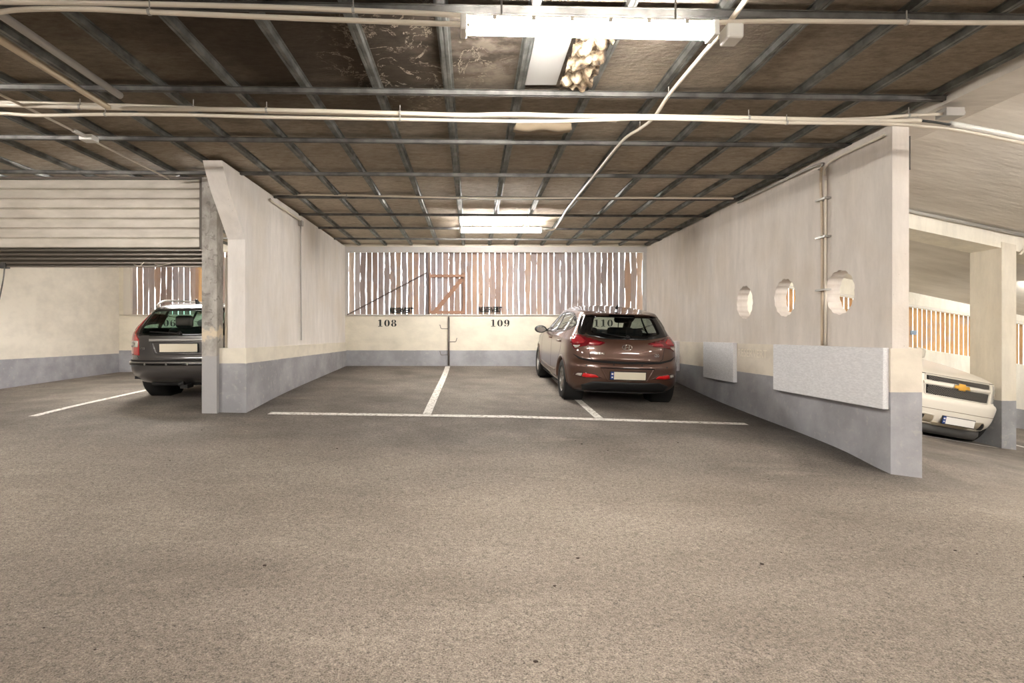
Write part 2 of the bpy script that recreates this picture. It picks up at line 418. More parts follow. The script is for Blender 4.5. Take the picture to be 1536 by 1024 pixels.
# ---------------------------------------------------------------- right side: soffit band, ramp slab, beam, pillar
obj('trim_right', B(4.10, 4.55, -8.5, 12.95, CZ+2.0, CZ+2.9), M_SLAB, kind='structure')
def slabz(x, y): return CZ+2.09-.21*(x-7.15)-(.13*(y-9.26) if y > 9.26 else 0)
obj('ceiling_ramp', grid_surface(4.5, 18, -8.5, 13.1, .3, slabz), M_SLAB, kind='structure', smooth=True)
def beamb(x): return CZ+1.78-.215*(x-7.15)
bm = prism(bmesh.new(), [(4.2, beamb(4.2)), (17.9, beamb(17.9)), (17.9, slabz(17.9, 9)+.1), (4.2, slabz(4.2, 9)+.1)], 'y', 9.26, 9.84)
obj('trim_beam', bm, wall_mat('beam_paint', -9, None, srgb(230,224,210), LOW, GREY), kind='structure')
pb = prism(bmesh.new(), [(8.75, fz(8.75,9.5)-.3), (8.99, fz(8.99,9.5)-.3), (8.99, beamb(8.99)+.1), (8.75, beamb(8.75)+.1)], 'y', 9.25, 9.84)
obj('concrete_pillar', pb, MW_PIL, label='square concrete pillar with grey painted foot beside the white off-roader', cat='pillar')

# ---------------------------------------------------------------- walls
def wall_with_holes():
    bm = bmesh.new()
    outer = [(5.37, .2), (12.95, .2), (12.95, CZ+2.02), (5.37, CZ+2.02)]
    holes = []
    for i, (cy, cz, ra) in enumerate(((6.14, CZ+.467, .247), (7.22, CZ+.476, .247), (8.28, CZ+.477, .247))):
        pts = []; n = 96; lob = 14; ph = i*.7
        for k in range(n):
            t = 2*math.pi*k/n
            r = ra*(.945+.055*abs(math.sin(lob*t/2+ph)))*(1+.012*math.sin(3*t+i))
            pts.append((cy+r*math.cos(t), cz+r*math.sin(t)))
        holes.append(pts)
    loops = [outer]+holes; es = []; front = []; back = []
    for lp in loops:
        f = [bm.verts.new((4.03, y, z)) for y, z in lp]; b = [bm.verts.new((4.19, y, z)) for y, z in lp]
        front.append(f); back.append(b)
    for side in (front, back):
        e = []
        for vs in side:
            for i in range(len(vs)): e.append(bm.edges.new((vs[i], vs[(i+1)%len(vs)])))
        bmesh.ops.triangle_fill(bm, edges=e, use_beauty=True, use_dissolve=False)
    for f, b in zip(front, back):
        n = len(f)
        for i in range(n): bm.faces.new((f[i], f[(i+1)%n], b[(i+1)%n], b[i]))
    return bm
wr = obj('wall_right', wall_with_holes(), MW_R, kind='structure')
lw = B(4.0, 4.30, 5.35, 12.95, -.6, CZ-.13)
obj('wall_plinth', lw, MW_R, wr)
# left dividing wall with haunch
poly = [(7.22, -.1), (7.22, CZ+1.23), (7.0, CZ+1.47), (6.76, CZ+1.72), (6.60, CZ+1.95), (6.55, CZ+2.04), (12.95, CZ+2.04), (12.95, -.1)]
wl = obj('wall_left', prism(bmesh.new(), poly, 'x', -3.15, -2.925), MW_L, kind='structure')
obj('wall_plinth', B(-3.25, -2.90, 7.19, 12.95, -.1, CZ-.17), MW_L, wl)
# back wall
wb = obj('wall_back', B(-8.4, 4.19, 12.93, 13.12, -.2, CZ+.47), MW_B, kind='structure')
obj('wall_head', B(-8.4, 4.19, 12.93, 13.12, CZ+1.93, CZ+2.12), MW_B, wb)
obj('wall_jamb', B(-8.4, -8.0, 12.93, 13.12, CZ+.45, CZ+1.95), MW_B, wb)
obj('wall_side_left', B(-8.45, -8.15, 7.0, 13.1, -.2, CZ+2.12), MW_LL, kind='structure')
# aisle enclosure
obj('wall_aisle_left', B(-12.2, -12, -8.6, 7.2, -.3, CZ+2.2), MW_B, kind='structure')
obj('wall_aisle_front', B(-12.2, -8.3, 7.0, 7.2, -.3, CZ+2.2), MW_B, kind='structure')
obj('wall_behind', B(-12.2, 18, -8.7, -8.5, -2, CZ+3.5), MW_B, kind='structure')
obj('wall_aisle_right', B(17.8, 18, -8.6, 13.2, -2.2, CZ+3.5), MW_B, kind='structure')
# ramp-side back wall, opening follows the slope
def wz(x, a): return CZ+a-.155*(x-10.1)
bm = bmesh.new()
prism(bm, [(4.19, -1.2), (17.9, -2.2), (17.9, wz(17.9,-.28)), (7.0, wz(7.0,-.28)), (7.0, wz(7.0,.71)), (17.9, wz(17.9,.71)), (17.9, wz(17.9,2.4)), (4.19, wz(4.19,2.4))], 'y', 12.93, 13.12)
obj('wall_ramp', bm, MW_RB, kind='structure')

# ---------------------------------------------------------------- slatted openings
def slat(bm, x, wd, zb, zt, y0=13.14, th=.022, seg=9, wane=1):
    """an untrimmed board with a waney edge"""
    L = []; R = []
    pa, pb_ = random.random()*6, random.random()*6; am = wane*random.choice((.002, .005, .009, .012))
    for k in range(seg*2+1):
        t = k/(seg*2); z = zb+(zt-zb)*t
        el = am*math.sin(t*random.choice((5,7,9))+pa)+random.uniform(-.002, .002); er = am*math.sin(t*7+pb_)+random.uniform(-.002, .002)
        L.append((x-wd/2+el, z)); R.append((x+wd/2+er, z))
    prism(bm, L+R[::-1], 'y', y0, y0+th)
def slats(x0, n, pitch, wd, zb, zt, wane=1):
    bm = bmesh.new()
    for i in range(n):
        x = x0+pitch*(i+.5)+wane*random.uniform(-.004, .004)
        slat(bm, x, wd+wane*random.uniform(-.010, .008), zb(x), zt(x), wane=wane, th=.022 if wane == 1 else .012)
    return bm
w1 = obj('window_1', slats(-2.90, 50, .138, .121, lambda x: CZ+.40, lambda x: CZ+2.05), M_SLAT, kind='structure')
bm = bmesh.new(); bx(bm, -2.92, 4.03, 12.90, 12.98, CZ+1.90, CZ+2.03); bx(bm, -2.92, -2.86, 12.90, 12.98, CZ+.46, CZ+1.91); bx(bm, 3.95, 4.02, 12.90, 12.98, CZ+.46, CZ+1.91)
bx(bm, -2.92, 4.02, 12.89, 13.02, CZ+.445, CZ+.475)
obj('window_frame', bm, M_TRIM, w1)
bm = bmesh.new(); bx(bm, -1.07, -1.03, 13.06, 13.13, CZ+.47, CZ+1.93)
obj('window_post', bm, plain('grey_post', srgb(112,104,106), .7), w1)
bm = bmesh.new()
tube(bm, [P(521,472,12.9), P(640,409,13.0)], .016)
obj('diagonal_brace', bm, plain('brace_brown', srgb(92,78,74), .6), w1)
# small hatch framed in the slats
bm = bmesh.new(); xh0, xh1, zh0, zh1 = -1.0, -.17, CZ+.49, CZ+1.45
bx(bm, xh0, xh1, 13.05, 13.13, zh0, zh0+.07); bx(bm, xh0, xh1, 13.05, 13.13, zh1-.11, zh1-.04)
bx(bm, xh0, xh0+.04, 13.07, 13.13, zh0, zh1); bx(bm, xh1-.04, xh1, 13.07, 13.13, zh0, zh1)
d0, d1 = Vector((xh0+.12, 0, zh0+.03)), Vector((xh1-.06, 0, zh1-.14)); dn = Vector((-(d1-d0).z, 0, (d1-d0).x)).normalized()*.05
prism(bm, [((d0+dn).x,(d0+dn).z), ((d0-dn).x,(d0-dn).z), ((d1-dn).x,(d1-dn).z), ((d1+dn).x,(d1+dn).z)], 'y', 13.09, 13.13)
obj('hatch_frame', bm, plain('hatch_wood', srgb(152,118,98), .8), w1)
bm = bmesh.new(); bx(bm, -.9, -.25, 13.05, 13.12, CZ+1.452, CZ+1.462); 
w2 = obj('window_2', slats(-8.0, 35, .138, .119, lambda x: CZ+.40, lambda x: CZ+2.05), M_SLAT, kind='structure')
bm = bmesh.new(); bx(bm, -8.02, -7.86, 12.88, 12.97, CZ+.46, CZ+1.95); bx(bm, -8.02, -3.15, 12.90, 13.0, CZ+.445, CZ+.47)
obj('window_frame', bm, plain('window_frame_cream', srgb(214,206,194), .7), w2)
bm = bmesh.new(); bx(bm, P(298,0,12.9).x, P(304,0,12.9).x, 12.9, 13.0, CZ+.48, CZ+1.93); bx(bm, P(306,0,12.9).x, P(314,0,12.9).x, 12.92, 13.02, CZ+.48, CZ+1.93)
bx(bm, P(298,0,12.9).x, P(330,0,12.9).x, 12.86, 12.9, P(0,404,12.9).z, P(0,399,12.9).z); bx(bm, P(301,0,12.9).x, P(330,0,12.9).x, 12.86, 12.9, P(0,413,12.9).z, P(0,408,12.9).z)
obj('plank_frame', bm, M_PLANK, w2, label='fresh pine plank frame')
w3 = obj('window_3', slats(7.0, 100, .108, .086, lambda x: wz(x,-.34), lambda x: wz(x,.78), wane=.1), M_SLATR, kind='structure')
bm = bmesh.new()
prism(bm, [(7.0, wz(7,.66)), (17.8, wz(17.8,.66)), (17.8, wz(17.8,.71)), (7.0, wz(7,.71))], 'y', 12.95, 13.1)
obj('window_rail', bm, plain('white_rail', srgb(226,222,214), .6), w3)
bm = B(10.12, 10.24, 12.90, 12.94, CZ+.0, CZ+.10)
obj('junction_box', bm, plain('blue_grey_box', srgb(140,160,182), .5), w3)

# ---------------------------------------------------------------- lettering
def text_bm(s, size, bold=0):
    cu = bpy.data.curves.new('t', 'FONT'); cu.body = s; cu.size = size; cu.align_x = 'CENTER'; cu.align_y = 'CENTER'; cu.extrude = 0; cu.offset = bold; cu.resolution_u = 3
    o = bpy.data.objects.new('t', cu); COL.objects.link(o)
    me = bpy.data.meshes.new_from_object(o.evaluated_get(bpy.context.evaluated_depsgraph_get()))
    bm = bmesh.new(); bm.from_mesh(me)
    bpy.data.objects.remove(o); bpy.data.curves.remove(cu); bpy.data.meshes.remove(me)
    return bm
def crescent(bm, cx, cz, rx, rz, ix, iz, gap, T, half='both'):
    for s in ((-1, 1) if half == 'both' else (half,)):
        out = []; inn = []
        n = 14
        for k in range(n+1):
            t = -math.pi/2+math.pi*k/n
            out.append((cx+s*max(gap, rx*math.cos(t)), cz+rz*math.sin(t)))
            inn.append((cx+s*max(gap, ix*math.cos(t)), cz+iz*math.sin(t)))
        vo = [bm.verts.new(T(p)) for p in out]; vi = [bm.verts.new(T(p)) for p in inn]
        for k in range(n): bm.faces.new((vo[k], vo[k+1], vi[k+1], vi[k]))
def quad(bm, x0, x1, z0, z1, T):
    bm.faces.new([bm.verts.new(T(p)) for p in ((x0,z0), (x1,z0), (x1,z1), (x0,z1))])
def stencil(bm, s, cx, cz, h, T):
    wd = .98*h; n = len(s); x = cx-wd*(n-1)/2
    for ch in s:
        if ch == '1':
            quad(bm, x-.12*h, x+.14*h, cz-.40*h, cz+.5*h, T); quad(bm, x-.3*h, x+.32*h, cz-.5*h, cz-.42*h, T)
            bm.faces.new([bm.verts.new(T(p)) for p in ((x-.32*h, cz+.3*h), (x-.14*h, cz+.33*h), (x-.14*h, cz+.5*h), (x-.2*h, cz+.44*h))])
        if ch == '0': crescent(bm, x, cz, .40*h, .5*h, .13*h, .44*h, .035*h, T)
        if ch == '8':
            crescent(bm, x, cz+.25*h, .33*h, .25*h, .10*h, .19*h, .03*h, T); crescent(bm, x, cz-.24*h, .39*h, .27*h, .12*h, .21*h, .03*h, T)
        if ch == '9':
            crescent(bm, x, cz+.17*h, .38*h, .33*h, .12*h, .26*h, .03*h, T); crescent(bm, x-.05*h, cz-.02*h, .42*h, .48*h, .24*h, .44*h, .05*h, T, 1)
            quad(bm, x-.34*h, x-.14*h, cz-.46*h, cz-.26*h, T)
        if ch == '6':
            crescent(bm, x, cz-.17*h, .38*h, .33*h, .12*h, .26*h, .03*h, T); crescent(bm, x+.05*h, cz+.02*h, .42*h, .48*h, .24*h, .44*h, .05*h, T, -1)
            quad(bm, x+.14*h, x+.34*h, cz+.26*h, cz+.46*h, T)
        x += wd
M_INK = plain('stencil_paint', srgb(44,46,44), .8)
TB = lambda p: (p[0], 12.922, p[1])
for s, px in (('108', 580.5), ('109', 750), ('110', 905), ('106', 249), ('107', 400)):
    if s == '107': continue
    bm = bmesh.new(); stencil(bm, s, P(px,0,12.92).x, CZ+.27, .16, TB); obj('bay_number', bm, M_INK, wb, label='black stencilled bay number '+s, recalc=False)
def wallword(s, size, px, z, mat, sx=1.0, y=12.86):
    bm = text_bm(s, size, .006)
    for v in bm.verts: v.co = Vector((P(px,0,12.9).x+v.co.x*sx, y, z+v.co.y))
    bmesh.ops.solidify(bm, geom=bm.faces[:], thickness=-.006)
    return bm
M_LET = plain('faded_letters', srgb(168,184,196), .6)
for px in (601, 735.5):
    obj('reserved_lettering', wallword('RESERVERT', .165, px, CZ+.56+(.02 if px > 700 else 0), M_LET, .68, 13.04), M_LET, w1, label='faded blue-grey word RESERVERT')
bm = text_bm('RESERVERT', .16)
for v in bm.verts: v.co = Vector((3.994, 8.0-v.co.x*1.05, CZ-.27+v.co.y))
obj('reserved_lettering', bm, plain('ghost_letters', srgb(232,222,204), .8), wr, label='pale painted word RESERVERT')
# ---------------------------------------------------------------- roller shutter of the left bay
d1 = bpy.data.objects.new('door_1', None); COL.objects.link(d1); d1.location = (-5.8, 7.2, 2.4); d1['kind'] = 'structure'; d1['label'] = 'half-open roller shutter with pale ribbed hood box'
def dpart(name, bm, mat, smooth=False, **k):
    for v in bm.verts: v.co -= Vector((-5.8, 7.2, 2.4))
    return obj(name, bm, mat, d1, smooth, **k)
m = M('hood_sheet', .5, .1); m.col(m.mix(m.mr(m.noise(2.5, 5, (1,1,3)), .35, .7), srgb(172,163,151), srgb(196,188,176))); M_HOOD = m.m
bm = bmesh.new()
zt, zb = CZ+2.0, CZ+1.115; n = 7; hh = (zt-zb)/n
prof = []
for i in range(n):
    z0 = zt-hh*i
    prof += [(7.215, z0-.001), (7.20, z0-.012), (7.20, z0-hh+.014), (7.222, z0-hh+.006)]
prof += [(7.5, zb), (7.5, zt)]
prism(bm, prof, 'x', -8.15, -3.50)
dpart('hood_box', bm, M_HOOD)
dpart('hood_edge', bx(B(-3.50, -3.455, 7.19, 7.5, zb-.01, zt+.02), -8.15, -3.455, 7.19, 7.24, zt, zt+.03), plain('hood_edge', srgb(96,88,80), .6))
bm = bmesh.new(); prof = []; z = zb
while z > CZ+.925:
    for a, q in ((0, 7.25), (.012, 7.235), (.03, 7.235), (.042, 7.25), (.05, 7.27)): prof.append((q, z-a))
    z -= .055
zc = prof[-1][1]
prof += [(7.245, zc-.005), (7.245, zc-.022), (7.29, zc-.022), (7.29, zb)]
prism(bm, prof, 'x', -8.15, -3.44)
dpart('shutter_curtain', bm, plain('shutter_slats', srgb(98,90,82), .4, .4))
dpart('guide_post', B(-3.435, -3.245, 7.12, 7.3, .2, CZ+2.0), M_POST, label='scuffed grey concrete post')
dpart('post_board', B(-3.245, -3.15, 7.35, 7.5, .2, CZ+1.02), plain('post_board', srgb(226,219,206), .7))
bm = lathe(bmesh.new(), [(0, 0), (0, .05), (.12, .05), (.13, .075), (.3, .075), (.3, 0)], 'z', 20, (-3.2, 7.55, CZ+1.08)); bx(bm, -3.27, -3.16, 7.5, 7.62, CZ+1.05, CZ+1.28, .01)
dpart('shutter_motor', bm, plain('dark_motor', srgb(58,56,50), .6), True)
bm = B(-6.12, -6.02, 7.22, 7.3, CZ+.86, CZ+.93); tube(bm, smoothpath([(-6.06, 7.26, CZ+.87), (-6.08, 7.26, CZ+.7), (-6.13, 7.26, CZ+.45)]), .008, 6)
dpart('bottom_bracket', bm, M_BAT)
bm = tube(bmesh.new(), smoothpath([P(200,396,7.2), P(206,398.5,7.2), P(211,398,7.2), P(216,393,7.2)]), .004, 6)
tube(bm, smoothpath([P(232,396,7.2), P(240,397.5,7.2), P(256,395.5,7.2)]), .004, 6)
dpart('loose_cable', bm, M_PIPE, True)

# ---------------------------------------------------------------- fluorescent lamps
def lamp(loc, rz, label, length=1.5, clips=False, top=None, dim=False):
    if top is None: top = PZ-.05 if loc[0] < 4 else (CZ+2.0 if loc[0] < 5 else slabz(loc[0], loc[1]))
    t = thing('ceiling_lamp', label, 'ceiling lamp', loc, rz, 'fluorescent batten lamps')
    hl = length/2
    bm = bmesh.new(); prof = [(-.032, .012), (-.040, .0), (-.040, -.03), (.040, -.03), (.040, .0), (.032, .012)]
    prism(bm, prof, 'x', -hl, hl); obj('housing', bm, M_WHITE, t)
    bm = bmesh.new(); pr = [(-.042, -.002)]+[(.058*math.cos(a), -.04-.045*math.sin(a)) for a in [math.pi-math.pi*k/10 for k in range(11)]]+[(.042, -.002)]
    prism(bm, pr, 'x', -hl+.015, hl-.015); obj('diffuser', bm, M_LAMPD if dim else M_LAMP, t)
    for s in (-1, 1):
        obj('end_cap', B(s*hl-.02, s*hl+.02, -.060, .060, -.088, .004, .008), M_WHITE, t)
        obj('hanger', tube(bmesh.new(), [(s*hl*.7, 0, .01), (s*hl*.7, 0, max(.02, top-loc[2]))], .006, 6), M_BAT, t)
    for k in range(6 if clips else 0):
        x = -hl+.18+k*(length-.36)/5
        for s in (-1, 1): obj('clip', B(x-.012, x+.012, s*.059-.004, s*.059+.004, -.03, -.002), M_PIPEG, t)
    return t
lamp((.70, 3.35, CZ+1.87), .04, 'lit fluorescent lamp above the aisle, largest and nearest of the lamps', clips=True)
lamp((.535, 10.35, CZ+1.975), 0, 'lit fluorescent lamp at the back of the bays near the slatted opening', clips=True)
lamp((-5.0, 9.5, CZ+1.93), 0, 'lit fluorescent lamp behind the roller shutter')
_l = lamp((11.7, 11.0, CZ+.87), 0, 'lit fluorescent lamp beyond the far pillar at the right edge', top=0, dim=True); _l.rotation_euler = (0, math.atan(.21), 0)
for x, y, z, wh in ((-5.6, 3.2, 1.87, 'left of the nearest lamp in the aisle'), (6.6, 2.6, 1.7, 'right of the nearest lamp, under the ramp slab'), (.7, -2.6, 1.87, 'in the rear aisle behind the nearest lamp'),
                    (-5.6, -2.6, 1.87, 'in the left rear corner of the aisle'), (6.6, -2.6, 2.0, 'in the rear aisle under the ramp slab'), (12.5, 3.0, .7, 'at the far right end of the aisle')):
    lamp((x, y, CZ+z), 0, 'added unseen fluorescent lamp '+wh)  # added fill lamps for the aisle, all out of view
lamp((7.6, 4.9, CZ+1.72), 0, 'added unseen fluorescent lamp in front of the white off-roader under the ramp slab')  # added out of view to light the front of the off-roader
lamp((6.35, 11.2, CZ+1.98), 0, 'added unseen fluorescent lamp over the white off-roader behind the holed wall', dim=True)  # added out of sight to light the wall and ceiling beyond the beam
for x, y in ((.62+.0, 3.35),):
    bm = B(1.52, 1.62, 3.33, 3.45, CZ+1.77, CZ+1.86, .012); obj('junction_box', bm, M_WHITE, label='white junction box at the right end of the nearest lamp', cat='junction box')

# ---------------------------------------------------------------- conduits
def conduit(pts, r, label, mat=None, clips=(), sm=True, name='conduit', grp='cable conduits under the ceiling'):
    t = thing(name, label, 'conduit', tuple(pts[0]), group=grp); o0 = Vector(pts[0])
    bm = tube(bmesh.new(), [Vector(p)-o0 for p in (smoothpath(pts) if sm else pts)], r, 10)
    obj('pipe', bm, mat or M_PIPE, t, True)
    for c in clips:
        bm = bmesh.new(); c = Vector(c)-o0
        lathe(bm, [(-.008, r*1.0), (-.008, r*1.3), (.008, r*1.3), (.008, r*1.0)], 'x', 12, c); tube(bm, [c+Vector((0,0,r)), (c.x, c.y, c.z+.07)], .004, 6)
        obj('clip', bm, M_PIPEG, t)
    return t
def px_(lst, Y): return [P(a, b, Y) for a, b in lst]
A = px_([(-60,156),(0,157),(120,160.5),(230,163),(400,165),(600,170),(700,172.5),(770,171.5),(864,174),(978,174.5),(1123,177),(1250,180),(1321,181),(1381,181)], 4.75)
conduit(A, .019, 'upper cream conduit of the bundle crossing the whole ceiling', clips=[A[2], A[4], A[5], A[10]])
A2 = px_([(-60,152),(0,153),(158,157),(290,161.5),(400,168),(560,172),(700,174),(850,176),(925,181.5)], 4.79)
conduit(A2, .013, 'thin cream conduit ending above the joists right of the near lamp', clips=[A2[3]])
A3 = px_([(-60,169),(0,170),(60,173),(158,171.5),(280,172.5),(400,175.5),(600,179),(800,182),(900,180),(978,178),(1100,181),(1180,184),(1321,185.5),(1390,190),(1440,196),(1540,216),(1620,234)], 4.71)
conduit(A3, .014, 'lower cream conduit of the bundle, drooping down past the wall end', clips=[A3[3], A3[6], A3[11]])
conduit(px_([(1060,178),(1200,179.5),(1290,178),(1363,173),(1413,171)], 4.83), .013, 'short cream conduit running into the grey junction box', clips=[P(1363,173,4.83)])
conduit(px_([(1425,186),(1480,196),(1540,209),(1620,228)], 4.8), .026, 'thick white cable duct sloping down at the top right corner', M_WHITE)
conduit(px_([(1381,181),(1400,183),(1425,187)], 4.77), .010, 'black cable loop between conduit and white duct', M_BLACK, name='cable', grp='cables')
bm = bx(B(0, .16, -.06, .06, -.035, .04, .006), .16, .2, -.02, .02, -.01, .02)
for v in bm.verts: v.co += P(1411, 171, 4.85)
obj('junction_box', bm, M_PIPEG, label='grey junction box on the soffit above the wall end', cat='junction box')
Bt = px_([(-40,1),(0,3),(200,5.5),(400,10.5),(530,15.5),(640,20),(700,24.5)], 3.36)
conduit(Bt, .015, 'upper cream conduit running left from the near lamp', clips=[Bt[4]])
Bl = px_([(-30,23),(0,18),(40,14),(130,13.5),(224,18),(400,25.6),(540,31),(660,35.5),(705,37)], 3.28)
conduit(Bl, .015, 'lower bowed cream conduit running left from the near lamp', clips=[Bl[4]])
conduit(px_([(1078,36),(1090,33),(1180,31.5),(1250,32),(1360,33),(1420,34),(1560,34)], 3.4), .014, 'cream conduit running right from the near lamp', clips=[P(1360,33,3.4)])
zc = CZ+1.93
conduit([(-2.84, 2.4, zc), (-2.84, 4.52, zc)], .028, 'thick grey pipe end-on to the conduit bundle, right one of two', M_PIPEG, sm=False, clips=[])
conduit([(-3.05, 2.4, zc-.03), (-3.04, 4.68, zc-.03)], .024, 'thick tan pipe end-on to the conduit bundle, left one of two', plain('tan_pipe', srgb(198,180,152), .5), sm=False)
conduit([(-3.82, 3.6, CZ+1.93), (-3.80, 4.9, CZ+1.94), (-3.77, 5.6, CZ+1.93), (-3.79, 7.0, CZ+1.95)], .011, 'thin conduit with a white box running back to the shutter hood', clips=[])
bm = bx(B(-3.83, -3.70, 5.45, 5.56, CZ+1.90, CZ+1.955, .008), -3.79, -3.75, 5.3, 5.46, CZ+1.92, CZ+1.945)
obj('junction_box', bm, M_WHITE, label='small white junction box on the thin conduit near the shutter hood', cat='junction box')
zc = CZ+1.965
def atz(px, py, z): Y = z*F/(502-py); return P(px, py, Y)
Cd = [atz(1125,-10,1.93), atz(1117,2,1.93), atz(1092,36,1.92)]
conduit(Cd, .016, 'short conduit running forward from the junction box beside the near lamp')
Cd = [atz(1076,56,1.86), atz(1040,98,1.94), atz(1003,143,1.95), atz(980,177,1.92), atz(960,193,1.95), atz(931,214,1.96), atz(885,271,1.965), atz(852,312,1.965), atz(836,338,1.965), atz(830,344,1.965), atz(817,346,1.93)]
conduit(Cd, .015, 'cream conduit running back along the ceiling from the near lamp to the far lamp', clips=[Cd[2], Cd[4], Cd[7]])
Ca = px_([(395,300),(402,295),(412,292),(450,292),(520,293),(690,296.5),(860,297),(1000,297),(1100,297.5)], 8.25)
conduit(Ca, .014, 'cream conduit crossing the ceiling halfway back over the bays', clips=[Ca[4], Ca[5]])
conduit([(-2.905, 8.05, CZ+1.95), (-2.895, 8.2, CZ+1.93), (-2.895, 9.35, CZ+1.93), (-2.895, 9.44, CZ+1.91)], .016, 'conduit along the top of the left wall', grp='wall conduits')
conduit([(-2.895, 9.47, CZ+1.85), (-2.895, 9.47, CZ+.9), (-2.89, 9.48, CZ+.05), (-2.885, 9.46, CZ-.09)], .012, 'thin cable conduit hanging down the left wall', M_PIPEG, grp='wall conduits')
bm = B(-2.93, -2.86, 9.42, 9.52, CZ+1.84, CZ+1.93, .01)
obj('junction_box', bm, M_PIPEG, label='small grey junction box at the top of the left wall', cat='junction box')
conduit([(3.99, 8.4, CZ+1.985), (3.99, 6.52, CZ+1.965), (3.985, 6.44, CZ+1.90)], .014, 'conduit along the top of the right wall behind the drop pipe', M_PIPEG, grp='wall conduits')
conduit([(3.985, 6.34, CZ+1.80), (3.99, 6.22, CZ+1.93), (3.99, 5.42, CZ+1.93)], .013, 'conduit along the top of the right wall near its front end', M_PIPE, grp='wall conduits')
conduit([(3.99, 6.39, CZ+1.95), (3.985, 6.40, CZ+1.72), (4.0, 6.40, CZ+1.3), (4.0, 6.40, CZ-.12)], .016, 'tan drop pipe down the right wall left of the largest hole', plain('tan_conduit', srgb(190,172,150), .5), grp='wall conduits')
conduit([(4.0, 6.33, CZ+1.75), (4.0, 6.335, CZ+1.2), (4.0, 6.335, CZ-.12)], .014, 'pale drop pipe down the right wall left of the largest hole', M_PIPE, grp='wall conduits')
for z, nm in ((1.54, 'topmost'), (1.11, 'middle'), (.51, 'lowest')):
    obj('pipe_bracket', B(3.955, 4.03, 6.28, 6.46, CZ+z-.01, CZ+z+.01), M_PIPEG, label=nm+' metal bracket holding the twin drop pipes', cat='bracket', group='brackets on the drop pipes')
conduit([(4.9, 9.2, slabz(4.9,9)-.05), (10.5, 9.2, slabz(10.5,9)-.05)], .03, 'long pipe along the top of the concrete beam on the right', M_PIPEG, sm=False)
conduit([(9.15, 9.2, slabz(9.15, 9)-.1), (9.12, 9.2, 2.85), (9.0, 9.2, 2.72)], .02, 'bent pipe hanging from the beam beside the pillar head', M_PIPE)
conduit([(4.3, 5.5, CZ+1.95), (4.3, 5.5, CZ+1.62)], .006, 'thin rod hanging behind the wall end', M_BAT, sm=False, name='hanging_rod', grp='rods')

# ---------------------------------------------------------------- foam panels on the right wall
def foam_mat():
    m = M('foam_board', .85, spec=.2)
    m.col(m.mix(m.mr(m.noise(90, 2, (1,.25,1)), .35, .7), srgb(214,213,214), srgb(232,231,232))); m.bump(m.noise(120, 2, (1,.2,1)), .3, .004); return m.m
M_FOAM = foam_mat()
def foam(y0, y1, z0, z1, label):
    t = bmesh.new(); x0, x1 = 3.94, 4.0
    bx(t, x0, x1, y0, y1, z0, z1, .006); return obj('foam_panel', t, M_FOAM, label=label, cat='panel', group='white foam bumper panels on the right wall')
foam(5.37, 7.33, CZ-.715, CZ-.125, 'long white foam panel nearest the front end of the right wall')
foam(8.45, 9.55, CZ-.72, CZ-.12, 'squarish white foam panel in the middle of the right wall')
foam(10.78, 12.1, CZ-.70, CZ-.12, 'white foam panel half hidden behind the brown hatchback')
M_STEEL = plain('worn_steel', srgb(120,114,108), .5, .6)
# hook rail on the back wall
t = thing('hook_rail', 'grey upright steel hook rail on the back wall between bays 108 and 109', 'hook rail', (-.535, 12.88, .7))
obj('rail', tube(B(-.022, .022, .02, .04, .0, 1.09), [(0, 0, 0), (0, 0, 1.12)], .018, 10), M_STEEL, t, True)
for s, z in ((-1, .84), (1, .54), (-1, .245)):
    pts = [(0, 0, z), (s*.05, -.09, z), (s*.16, -.16, z), (s*.17, -.165, z+.01), (s*.195, -.18, z+.09)]
    obj('hook', tube(bmesh.new(), pts, .008, 8), M_STEEL, t, True)
# small bits on the floor
bm = bmesh.new()
for i in range(26):
    x = random.uniform(-3.2, 3.4); y = random.uniform(2.2, 6.5); r = random.uniform(.004, .010)
    q = bmesh.ops.create_icosphere(bm, subdivisions=1, radius=r)
    for v in q['verts']: v.co = Vector((v.co.x*1.5+x, v.co.y+y, v.co.z*.5+fz(x, y)+.003))
o = obj('floor_debris', bm, plain('dead_leaf', srgb(58,46,38), .9), kind='stuff', label='scattered dark grit on the asphalt', cat='debris')
